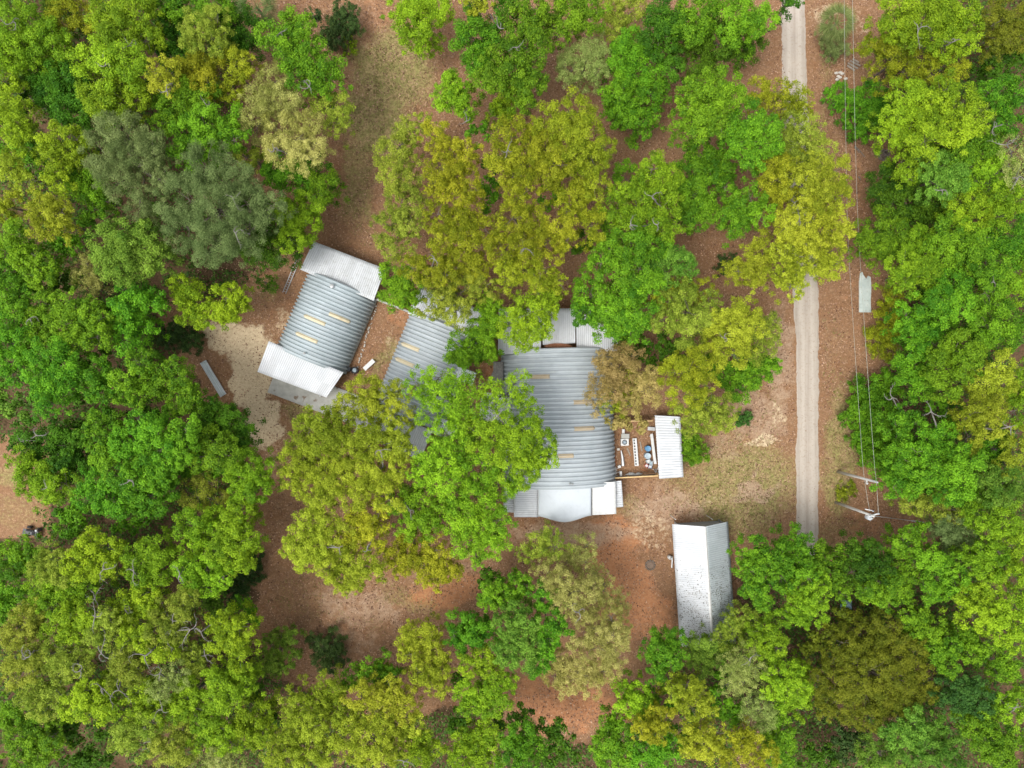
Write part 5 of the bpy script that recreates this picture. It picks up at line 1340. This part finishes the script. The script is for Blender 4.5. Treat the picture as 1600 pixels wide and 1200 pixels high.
# air conditioner
p = P(976.5, 691, .8)
t = root('air_conditioner', (p[0], p[1], 0), R(2), 'square white air-conditioning unit with a dark round fan in the junk yard', 'air conditioner')
MB().box((p[0], p[1], .42), (.92, .82, .84), R(2)).make('case', WPAINT, t, bevel=.03)
MB().lathe((p[0] - .05, p[1], .845), [(.31, 0), (.31, .03), (.05, .05)], 24).make('fan_grille', DARKM, t)
mb = MB()
for k in range(5): mb.box((p[0] - .05 + .12 * math.cos(k * 1.257), p[1] + .12 * math.sin(k * 1.257), .90), (.2, .09, .015), k * 1.257)
mb.make('fan_blades', GBLUE, t)
p = P(977, 681.5, .7)
t = root('workbench', (p[0], p[1], 0), 0, 'low grey bench just above the air-conditioning unit', 'bench')
MB().box((p[0], p[1], .70), (.98, .55, .05)).make('bench_top', CONC, t, bevel=.01)
for i in (-1, 1):
    for j in (-1, 1): MB().box((p[0] + i * .42, p[1] + j * .2, .337), (.05, .05, .675)).make('leg', STEEL, t)
p = P(974, 675, .4)
mb = MB(); mb.box((p[0], p[1], .2), (.26, .62, .4)); mb.box((p[0], p[1], .42), (.3, .66, .04))
set_props(mb.make('storage_box', WPAINT), 'small narrow white box above the low grey bench', 'box')
# planter rack
a, b = P(991.5, 685, .4), P(995, 728, .4)
an = math.atan2(b[1] - a[1], b[0] - a[0]); m_ = (a + b) / 2; L_ = np.linalg.norm(b - a)
t = root('slotted_rack', (m_[0], m_[1], 0), an, 'long white rack with a row of dark slots standing mid-yard', 'rack')
MB().box((m_[0], m_[1], .36), (L_, .5, .06), an).make('top_board', WPAINT, t, bevel=.01)
for k in range(9):
    q = m_ + np.array((math.cos(an), math.sin(an), 0)) * (k - 4) * L_ / 9.3 + np.array((math.sin(an), -math.cos(an), 0)) * .07
    MB().box((q[0], q[1], .393), (L_ / 15, .17, .008), an).make('slot', DARKM, t)
for k in (-1, 1):
    q = m_ + np.array((math.cos(an), math.sin(an), 0)) * k * L_ * .42
    MB().box((q[0], q[1], .165), (.08, .42, .33), an).make('leg', WPAINT, t)
# downspout / gutter
mb = MB(); A_, B_ = P(970.5, 704, .3), P(973.5, 728, .3)
mb.tube([A_, (A_ + B_) / 2 + (.05, 0, 0), B_], [.08, .17, .2], 10)
set_props(mb.make('metal_pipe', STEEL), 'tapering pale metal pipe lying left of the slotted rack', 'pipe')
for i, (x, y, s_, lb, mt) in enumerate(((966, 702, .3, 'small cream block above the tapering pale pipe', STONE), (967.5, 729, .34, 'small pale carton at the lower end of the tapering pipe', WPAINT))):
    q = P(x, y, .15); mb = MB(); mb.box((q[0], q[1], .15), (s_, s_ * .9, .3), i * .4); mb.box((q[0], q[1], .31), (s_ * 1.08, s_ * .4, .02), i * .4)
    set_props(mb.make('carton', mt), lb, 'carton')
q = P(969.5, 740, .3); mb = MB(); mb.box((q[0], q[1], .3), (.24, .6, .6), .05); mb.box((q[0], q[1], .615), (.27, .63, .03), .05)
set_props(mb.make('white_bin', WPAINT), 'upright narrow white bin in the lower left corner of the yard', 'bin')
q = P(962, 738, 0); mb = MB()
for k in range(9):
    a = rng.uniform(0, 6.28); c_ = q + (.12 * math.sin(k * 2), .5 - .12 * k, 0); mb.tube([c_ + (-.25 * math.cos(a), -.25 * math.sin(a), .05), q + (0, .5 - .12 * k, .12), c_ + (.25 * math.cos(a), .25 * math.sin(a), .2)], .03, 5)
mb.tube([q + (0, .6, .1), q + (0, -.6, .1)], .04, 5)
set_props(mb.make('scrap_heap', WPAINT), 'tangle of thin pale scrap against the hut wall in the yard', 'scrap')
# crumpled plastic sheet
nu = 22; nv = 7; V = []
for i in range(nu):
    for j in range(nv):
        x = 977 + 27 * i / (nu - 1); w_ = (3.2 if i < 12 else 2.4) * min(1, i / 5, (nu - 1 - i) / 2 + .3)
        y = 741.5 + (j / (nv - 1) - .5) * 2 * w_ + (2 * math.sin(i * .7) if 10 < i < 18 else 0) * .6
        V.append(P(x, y, .12 + .14 * math.sin(j / (nv - 1) * math.pi) * (1 + .5 * math.sin(i * 1.9 + j))))
o = grid('plastic_sheet', np.array(V), nu, nv, WPAINT, None, smooth=True); md = o.modifiers.new('t', 'SOLIDIFY'); md.thickness = .02
set_props(o, 'crumpled off-white plastic sheet lying along the lower yard fence', 'plastic sheet')
for (x0, y0, x1, y1, lb, mt) in ((980, 700, 985, 712, 'short brown board left of the slotted rack', WOOD), (1000, 690, 1003, 705, 'thin brown board right of the slotted rack', WOOD), (1001, 733, 1012, 737, 'rusty metal bar above the crumpled plastic sheet', RUSTM), (961, 712, 963, 726, 'rusty strip along the hut wall in the yard', RUSTM)):
    A_, B_ = P(x0, y0, .05), P(x1, y1, .05); m_ = (A_ + B_) / 2; mb = MB()
    mb.box((m_[0], m_[1], .04), (np.linalg.norm(A_ - B_), .17, .05), math.atan2(B_[1] - A_[1], B_[0] - A_[0]))
    set_props(mb.make('scrap_board', mt, bevel=.01), lb, 'board')
# barrels and tubs
for (x, y, r_, mt, lb) in ((1013, 701, .36, BLUE, 'bright blue plastic barrel beside the white board'), (1012.5, 712.5, .40, GBLUE, 'grey-blue plastic tub below the bright blue barrel')):
    q = P(x, y, .8); MB().lathe((q[0], q[1], 0), [(r_ * .85, 0), (r_, .1), (r_ * .97, .4), (r_, .7), (r_ * .9, .82), (r_ * .8, .8), (.03, .78)], 20).make('barrel', mt, None, True)
    set_props(bpy.context.scene.objects[-1] if False else COL.objects[-1], lb, 'barrel', 'plastic barrels in the yard')
for (x, y, sx, sy, rot, mt, lb) in ((1013.5, 721, .5, .42, .4, GBLUE, 'pale crate below the grey-blue tub'), (1017.5, 724, .34, .5, .1, WPAINT, 'small white crate beside the pale crate'), (1010.5, 728, .36, .4, .5, RED, 'red crate at the bottom of the barrel row'), (1016, 729.5, .42, .36, -.2, BLUE, 'blue crate right of the red crate')):
    q = P(x, y, .4); t = root('crate', (q[0], q[1], 0), rot, lb, 'crate', 'coloured crates in the yard')
    mb = MB()
    for w_ in ((-sx / 2, 0, .03, sy), (sx / 2, 0, .03, sy), (0, -sy / 2, sx, .03), (0, sy / 2, sx, .03)):
        mb.box((w_[0], w_[1], .2), (w_[2], w_[3], .4))
    mb.box((0, 0, .02), (sx * .92, sy * .92, .03))
    me = bpy.data.meshes.new('walls'); me.from_pydata(mb.v, [], mb.f); me.materials.append(mt); link('walls', me, t)
    mb = MB(); mb.box((0, 0, .28), (sx * .85, sy * .85, .03), 0, (.15, .1)); me = bpy.data.meshes.new('contents'); me.from_pydata(mb.v, [], mb.f); me.materials.append(WPAINT if mt is not WPAINT else GBLUE); link('contents', me, t)
A_, B_ = P(1018, 678, .9), P(1024, 725, .9); m_ = (A_ + B_) / 2; an = math.atan2(B_[1] - A_[1], B_[0] - A_[0]); L_ = np.linalg.norm(A_ - B_)
t = root('long_bench', (m_[0], m_[1], 0), an, 'long narrow white bench top beside the blue barrel', 'bench')
MB().box((m_[0], m_[1], .87), (L_, .34, .06), an).make('bench_top', WPAINT, t, bevel=.01)
for k in (-.42, .42):
    q = m_ + np.array((math.cos(an), math.sin(an), 0)) * k * L_; MB().box((q[0], q[1], .42), (.08, .3, .838), an).make('leg', WPAINT, t)
q = P(1018, 670, .4); mb = MB(); mb.box((q[0], q[1], .38), (.9, .42, .05), -.08)
for i in (-1, 1):
    for j in (-1, 1): mb.box((q[0] + i * .4, q[1] + j * .15, .18), (.05, .05, .355))
set_props(mb.make('low_table', STEEL), 'low grey table above the long white bench', 'table')
q = P(1025, 735, .3); mb = MB()
for k in range(4): mb.tube([q + (rng.normal() * .1, rng.normal() * .25, -.25), q + (rng.normal() * .2, rng.normal() * .2, .2)], .035, 6)
set_props(mb.make('bent_tubes', GLASS), 'bent pale tubes leaning by the small shed', 'scrap')

# between the two left huts
A_, B_ = P(569, 577, .5), P(584, 563, .5); m_ = (A_ + B_) / 2; an = math.atan2(B_[1] - A_[1], B_[0] - A_[0])
t = root('garden_table', (m_[0], m_[1], 0), an, 'narrow white table standing between the smaller and middle huts', 'table')
MB().box((m_[0], m_[1], .50), (1.6, .52, .05), an).make('table_top', WPAINT, t, bevel=.015)
for i in (-1, 1):
    for j in (-1, 1):
        q = m_ + np.array((math.cos(an) * i * .7 - math.sin(an) * j * .2, math.sin(an) * i * .7 + math.cos(an) * j * .2, 0)); MB().box((q[0], q[1], .236), (.05, .05, .472), an).make('leg', WPAINT, t)
q = P(554, 578.5, .5)
t = root('condenser', (q[0], q[1], 0), 0, 'dark round cooling unit at the lower right corner of the smaller hut', 'cooling unit')
MB().lathe((q[0], q[1], 0), [(.40, 0), (.42, .1), (.42, .6), (.36, .66), (.30, .62), (.28, .58), (.02, .58)], 24).make('case', DARKM, t)
MB().lathe((q[0], q[1], .60), [(.21, 0), (.23, .03), (.12, .05), (.02, .06)], 18).make('fan_cover', GBLUE, t)
q = P(545.5, 577, .3); mb = MB(); mb.box((q[0], q[1], .3), (.35, .5, .6), -.4); mb.box((q[0], q[1], .62), (.4, .55, .04), -.4)
set_props(mb.make('utility_cabinet', DARKM), 'small black cabinet left of the dark round cooling unit', 'cabinet')
A_, B_ = P(589, 468, 1.0), P(638, 487, 1.0); m_ = (A_ + B_) / 2; an = math.atan2(B_[1] - A_[1], B_[0] - A_[0]); L_ = np.linalg.norm(A_ - B_)
t = root('garden_wall', (m_[0], m_[1], 0), an, 'low grey wall joining the upper ends of the smaller and middle huts', 'wall')
MB().box((m_[0], m_[1], .46), (L_, .16, .92), an).make('wall_panel', BLOCK, t)
MB().box((m_[0], m_[1], .96), (L_ + .1, .24, .07), an).make('coping', CONC, t)
# pale edging stones along the smaller hut
A_, B_ = P(585, 478, 0), P(556, 571, 0)
st0 = None
for k in range(26):
    f = (k + rng.uniform(-.3, .3)) / 25; c_ = A_ * (1 - f) + B_ * f + np.array((rng.normal() * .06 + .25, rng.normal() * .06, 0))
    if st0 is None:
        mb = MB(); mb.lathe((0, 0, 0), [(.14, -.05), (.17, .04), (.12, .14), (.03, .17)], 7, (1, .75)); me = bpy.data.meshes.new('edging_stone'); me.from_pydata(mb.v, [], mb.f); me.materials.append(STONE); st0 = link('edging_stone', me); o = st0
    else:
        o = st0.copy(); COL.objects.link(o)
    o.location = tuple(c_); o.rotation_euler = (0, 0, rng.uniform(0, 6)); s_ = rng.uniform(.5, 1.25); o.scale = (s_, s_ * rng.uniform(.7, 1.2), s_)
    set_props(o, 'pale rough stone in the edging row along the right side of the smaller hut', 'stone', 'edging stones beside the smaller hut')
# ladder
A_, B_ = P(444, 458, .1), P(470, 396, .1); an = math.atan2(B_[1] - A_[1], B_[0] - A_[0]); L_ = np.linalg.norm(A_ - B_); m_ = (A_ + B_) / 2
t = root('ladder', (m_[0], m_[1], 0), an, 'long grey metal ladder lying on the soil left of the smaller hut', 'ladder')
nx = np.array((-math.sin(an), math.cos(an), 0)); ux = np.array((math.cos(an), math.sin(an), 0))
for sg in (-1, 1): MB().box(tuple(m_ + nx * sg * .2 + (0, 0, 0)), (L_, .06, .12), an).make('side_rail', STEEL, t)
for k in range(17): MB().tube([m_ + ux * (k - 8) * L_ / 17.5 - nx * .17, m_ + ux * (k - 8) * L_ / 17.5 + nx * .17], .03, 6).make('rung', STEEL, t)
# metal trough
A_, B_ = P(317, 565, .25), P(349, 618, .25); an = math.atan2(B_[1] - A_[1], B_[0] - A_[0]); L_ = np.linalg.norm(A_ - B_); m_ = (A_ + B_) / 2
nx = np.array((-math.sin(an), math.cos(an), 0)); ux = np.array((math.cos(an), math.sin(an), 0))
t = root('roof_panel', (m_[0], m_[1], 0), an, 'long pale ribbed metal panel lying left of the sand patch', 'metal panel')
ribbed('sheet', m_ - ux * L_ / 2 - nx * .33, m_ - ux * L_ / 2 + nx * .33, m_ + ux * L_ / 2 + nx * .33, m_ + ux * L_ / 2 - nx * .33, SHEDG, t, pitch=.22, h=.05)
for sg in (-1, 1): MB().box(tuple(m_ + nx * sg * .37 + (0, 0, -.02)), (L_, .06, .16), an).make('lip', WHITE, t)

# fire ring
c_ = P(1016, 883, 0)
t = root('fire_ring', (c_[0], c_[1], 0), 0, 'faint brown fire ring on the dirt left of the gable shed', 'fire ring')
for k in range(12):
    a = k * math.pi / 6; MB().lathe((c_[0] + .55 * math.cos(a), c_[1] + .55 * math.sin(a), -.03), [(.12, 0), (.14, .06), (.09, .13), (.02, .15)], 7).make('stone', BARK, t)
MB().lathe((c_[0], c_[1], -.02), [(.45, 0), (.35, .03), (.02, .05)], 16).make('ash_bed', surf('ash', (.16, .10, .07), (.25, .19, .14), .95, scale=6), t)
# propane tank by shed
q = P(1046.5, 871, .5); t = root('gas_cylinder', (q[0], q[1], 0), 0, 'small pale cylinder against the west side of the gable shed', 'gas cylinder')
MB().lathe((q[0], q[1], 0), [(.15, 0), (.22, .04), (.24, .15), (.24, .65), (.18, .8), (.05, .86)], 16).make('tank', WPAINT, t, True)
MB().lathe((q[0], q[1], .82), [(.12, 0), (.12, .12), (.1, .12), (.1, .02), (.02, .05)], 12).make('valve_collar', STEEL, t)
q = P(1050, 878, .2); mb = MB(); mb.tube([q + (0, .7, 0), q + (.02, .2, .05), q + (-.02, -.7, 0)], .09, 8)
set_props(mb.make('drain_pipe', STEEL), 'grey drain pipe lying below the small pale cylinder', 'pipe')

# pale sheet east of the road
xs = np.linspace(0, 1, 14)
pts = [P(1342, 488, .0), P(1360.5, 488, .0), P(1360, 468, 0), P(1361, 450, 0), P(1360, 433, 0), P(1356, 431, 0), P(1353, 436, 0), P(1349, 430, 0), P(1347, 425, 0), P(1343.5, 427, 0), P(1342, 440, 0)]
mb = MB(); mb.prism(pts, -.08, .09)
set_props(mb.make('concrete_slab', surf('pale_slab', (.40, .46, .43), (.56, .60, .56), .7, scale=1.2, speck=(5, .63, (.28, .2, .14)))), 'pale greenish slab lying under the wires east of the road', 'slab')
# lumber piles
for k, (x0, y0, x1, y1) in enumerate(((1325, 98, 1341, 107), (1328, 95, 1344, 103), (1324, 102, 1336, 110), (1332, 92, 1342, 98))):
    A_, B_ = P(x0, y0, .1), P(x1, y1, .1); mb = MB(); m_ = (A_ + B_) / 2
    mb.box((m_[0], m_[1], .06 + .07 * (k % 2)), (np.linalg.norm(A_ - B_), .22, .06), math.atan2(B_[1] - A_[1], B_[0] - A_[0]))
    set_props(mb.make('plank', WOOD, bevel=.01), 'grey weathered plank in the loose pile below the roadside palm', 'plank', 'planks piled below the roadside palm')
for k, (x0, y0, x1, y1, lb) in enumerate(((1336, 228, 1351, 245, 'upper pale stick crossing the wires east of the road'), (1335, 230, 1343, 239, 'short pale stick beside the crossing stick'), (1341, 276, 1345, 281, 'tiny white stick between wires and east woods'))):
    A_, B_ = P(x0, y0, .06), P(x1, y1, .06); mb = MB(); mb.tube([A_, (A_ + B_) / 2 + (.03, .02, .02), B_], [.06, .05, .04], 6)
    set_props(mb.make('fallen_stick', BARKP), lb, 'stick')
for k in range(7):
    q = P(1313 + rng.normal() * 4, 118 + rng.normal() * 3.5, .1); mb = MB(); mb.lathe((q[0], q[1], -.03), [(.2, 0), (.26, .08), (.18, .2), (.04, .26)], 7, (1, .7), rng.uniform(0, 6))
    set_props(mb.make('rubble_stone', STONE), 'pale broken lump in the rubble heap left of the planks', 'rubble', 'rubble heap below the palm')
q = P(1384, 240, .5); t = root('tree_stump', (q[0], q[1], 0), 0, 'dark rotten stump at the edge of the east woods', 'stump')
MB().lathe((q[0], q[1], -.05), [(.75, 0), (.5, .2), (.42, .8), (.30, .75), (.22, .3), (.02, .25)], 11).make('stump_wood', BARK, t)
A_, B_ = P(1386, 264, .2), P(1397, 255, .5); mb = MB(); mb.tube([A_, (A_ + B_) / 2, B_], [.16, .15, .12], 8)
set_props(mb.make('fallen_log', BARKP), 'short pale log below the dark rotten stump', 'log')
mb = MB(); q = P(1368.5, 235, .4); mb.tube([q + (0, .8, -.2), q + (0.05, 0, 0), q + (0, -.7, -.2)], [.07, .06, .04], 6)
set_props(mb.make('fallen_branch', BARKP), 'thin pale branch left of the dark rotten stump', 'branch')
# blue tarp in the south-east
nu = nv = 9; V = [P(1313 + 18 * i / 8, 938 + 14 * j / 8, .6 + .25 * math.sin(i * .9) * math.cos(j * 1.1)) for i in range(nu) for j in range(nv)]
o = grid('tarpaulin', np.array(V), nu, nv, surf('pale_blue_tarp', (.25, .38, .46), (.36, .48, .55), .5, scale=4), None, True); md = o.modifiers.new('t', 'SOLIDIFY'); md.thickness = .02
set_props(o, 'pale blue tarpaulin peeping between crowns above the bronze tree', 'tarpaulin')
# dark drum above the big hut
q = P(904, 451, .6); MB().lathe((q[0], q[1], 0), [(.5, 0), (.55, .08), (.5, .5), (.56, .62), (.45, .66), (.03, .6)], 16).make('fire_pit', DARKM)
set_props(COL.objects[-1], 'dark round metal pit in the gap above the big hut', 'fire pit')

# quad bike at the left edge
q = P(50, 832, .6); q[2] = 0; an = R(-12); t = root('quad_bike', tuple(q), an, 'small black off-road vehicle parked at the left frame edge', 'quad bike')
def lm(mb, nm, mat, parent=t, sm=False):
    me = bpy.data.meshes.new(nm); me.from_pydata(mb.v, [], mb.f); me.materials.append(mat)
    if sm:
        for f in me.polygons: f.use_smooth = True
    return link(nm, me, parent)
o = lm(MB().box((0, 0, .62), (1.7, .62, .34)), 'body', RUBBER); md = o.modifiers.new('b', 'BEVEL'); md.width = .12; md.segments = 3
lm(MB().box((-.2, 0, .86), (.8, .34, .14)), 'seat', DARKM)
lm(MB().box((.72, 0, .82), (.34, .66, .04)), 'front_rack', DARKM); lm(MB().box((-.78, 0, .82), (.4, .7, .04)), 'rear_rack', DARKM)
lm(MB().tube([(.28, -.4, 1.05), (.34, 0, 1.0), (.28, .4, 1.05)], .03, 6).tube([(.34, 0, 1.0), (.5, 0, .7)], .04, 6), 'handlebar', DARKM)
for x_ in (-.6, .62):
    for s_ in (-1, 1):
        mb = MB(); mb.tube([(x_, s_ * .36, .28), (x_, s_ * .60, .28)], .28, 16); lm(mb, 'wheel', RUBBER)
mb = MB(); mb.lathe((.62, .42, .80), [(.14, 0), (.14, .15), (.03, .2)], 10); lm(mb, 'headlight', STEEL)

# ------------------------------------------------------------------ utility poles and wires
WPOLE = surf('grey_pole_wood', (.40, .39, .36), (.58, .57, .53), .8, scale=3, stretch=(4, 4, .3))
def wire(name, pts, rad, label, par=None, mat=STEEL):
    P3 = [P(*p) for p in pts]; out = []
    for i in range(len(P3) - 1):
        p0 = P3[max(i - 1, 0)]; p1 = P3[i]; p2 = P3[i + 1]; p3 = P3[min(i + 2, len(P3) - 1)]
        for k in range(10):
            t = k / 10; out.append(.5 * ((2 * p1) + (-p0 + p2) * t + (2 * p0 - 5 * p1 + 4 * p2 - p3) * t * t + (-p0 + 3 * p1 - 3 * p2 + p3) * t ** 3))
    out.append(P3[-1])
    o = MB().tube(out, rad, 6).make(name, mat, par)
    return set_props(o, label, 'wire') if label else o
WIRE = surf('bare_wire', (.34, .36, .30), (.42, .44, .38), .4, .2, scale=1)
def pole(base, hh, topz_px, label):
    b = P(*base, 0)
    t = root('utility_pole', (b[0], b[1], 0), 0, label, 'utility pole', 'utility poles east of the road')
    MB().tube([b + (0, 0, -.3), b + (0, 0, hh * .5), b + (0, 0, hh)], [.19, .15, .12], 12).make('pole', WPOLE, t, True)
    return t, b
t1, b1 = pole((1309, 737), 9.0, None, 'upper slim grey utility pole with two insulator brackets')
top = P(1369, 755, 9.2)
mb = MB(); mb.tube([b1 + (0, 0, 8.9), b1 + (.0, 0, 9.15)], .05, 6); mb.lathe(tuple(b1 + (0, 0, 9.1)), [(.06, 0), (.1, .05), (.07, .12), (.1, .16), (.03, .22)], 10); mb.make('insulator', GLASS, t1)
mb = MB(); mb.box(tuple(b1 + (.1, -.25, 6.75)), (.16, .5, .1)); mb.lathe(tuple(b1 + (.1, -.45, 6.75)), [(.1, 0), (.14, .1), (.09, .2), (.03, .28)], 10); mb.make('bracket', WPAINT, t1)
t2, b2 = pole((1306, 785), 9.0, None, 'lower grey utility pole carrying the transformer')
mb = MB(); c_ = b2 + np.array((.1, -.38, 0)); mb.lathe((c_[0], c_[1], 7.2), [(.25, 0), (.28, .05), (.28, .75), (.2, .85), (.03, .9)], 18); mb.make('transformer', GLASS, t2, True)
for k in (-1, 1):
    MB().lathe((c_[0] + k * .12, c_[1], 8.05), [(.06, 0), (.08, .08), (.05, .16), (.07, .2), (.02, .3)], 8).make('bushing', WPAINT, t2)
MB().box(tuple(b2 + (.15, .1, 8.6)), (1.1, .12, .12), .25).make('crossarm', WPAINT, t2)
MB().box(tuple(b2 + (.15, .45, 7.6)), (.9, .1, .1), -.2).make('crossarm', WPAINT, t2)
for dx, dy, dz in ((-.3, 0, 8.7), (.6, .25, 8.7), (.5, .35, 7.7)):
    MB().lathe(tuple(b2 + (dx, dy, dz)), [(.05, -.05), (.09, .04), (.06, .12), (.08, .18), (.02, .24)], 8).make('insulator', GLASS, t2)
wire('power_line', ((1372.5, 803, 9.0), (1369.5, 755, 9.25), (1363.5, 690, 8.6), (1343.5, 400, 7.2), (1337, 240, 7.2), (1332, 0, 8.2), (1330, -120, 9)), .017, 'right-hand high wire running up the frame beside the road', None, WIRE)
wire('power_line', ((1359, 799, 7.2), (1351, 750, 7.0), (1345.6, 690, 6.5), (1326.6, 400, 5.4), (1322, 240, 5.4), (1319, 0, 6.2), (1318, -120, 7)), .017, 'left-hand lower wire running up the frame beside the road', None, WIRE)
g0 = b2 + np.array((.1, -.05, 8.3)); g1 = P(1443, 816, 0)
o = MB().tube([g0, g1], .035, 6).tube([g0 * .25 + g1 * .75, g1], .075, 6).make('guy_wire', STEEL); set_props(o, 'guy wire slanting from the transformer pole to the ground on its right', 'guy wire')

# ------------------------------------------------------------------ light, sky, camera
w = bpy.data.worlds.new('World'); S.world = w; w.use_nodes = True
nt = w.node_tree; nt.nodes.clear()
sky = nt.nodes.new('ShaderNodeTexSky'); sky.sky_type = 'NISHITA'; sky.sun_disc = False
ELEV, AZ = 66, 238        # high soft sun from the west-south-west
sky.sun_elevation = R(ELEV); sky.sun_rotation = R(AZ)
sky.dust_density = 3.0
hs = nt.nodes.new('ShaderNodeHueSaturation'); hs.inputs['Saturation'].default_value = .22     # cloud cover
bg = nt.nodes.new('ShaderNodeBackground'); bg.inputs['Strength'].default_value = .15
out = nt.nodes.new('ShaderNodeOutputWorld')
nt.links.new(sky.outputs[0], hs.inputs['Color']); nt.links.new(hs.outputs[0], bg.inputs['Color']); nt.links.new(bg.outputs[0], out.inputs[0])
L = bpy.data.lights.new('sun', 'SUN'); L.energy = 1.0; L.angle = R(24); L.color = (1, .97, .92)
lo = bpy.data.objects.new('sun', L); COL.objects.link(lo)
d = Vector((math.sin(R(AZ)) * math.cos(R(ELEV)), math.cos(R(AZ)) * math.cos(R(ELEV)), math.sin(R(ELEV))))
lo.rotation_euler = (-d).to_track_quat('-Z', 'Y').to_euler(); lo.location = (0, 0, 60)

cam = bpy.data.cameras.new('camera'); co = bpy.data.objects.new('camera', cam); COL.objects.link(co)
co.location = (0, 0, H); co.rotation_euler = (0, 0, 0)
cam.sensor_width = 36; cam.lens = 36 * F / 1600; cam.clip_end = 3000; cam.clip_start = .5
S.camera = co
S.view_settings.view_transform = 'Standard'; S.view_settings.look = 'None'; S.view_settings.gamma = 1; S.view_settings.exposure = 1.05
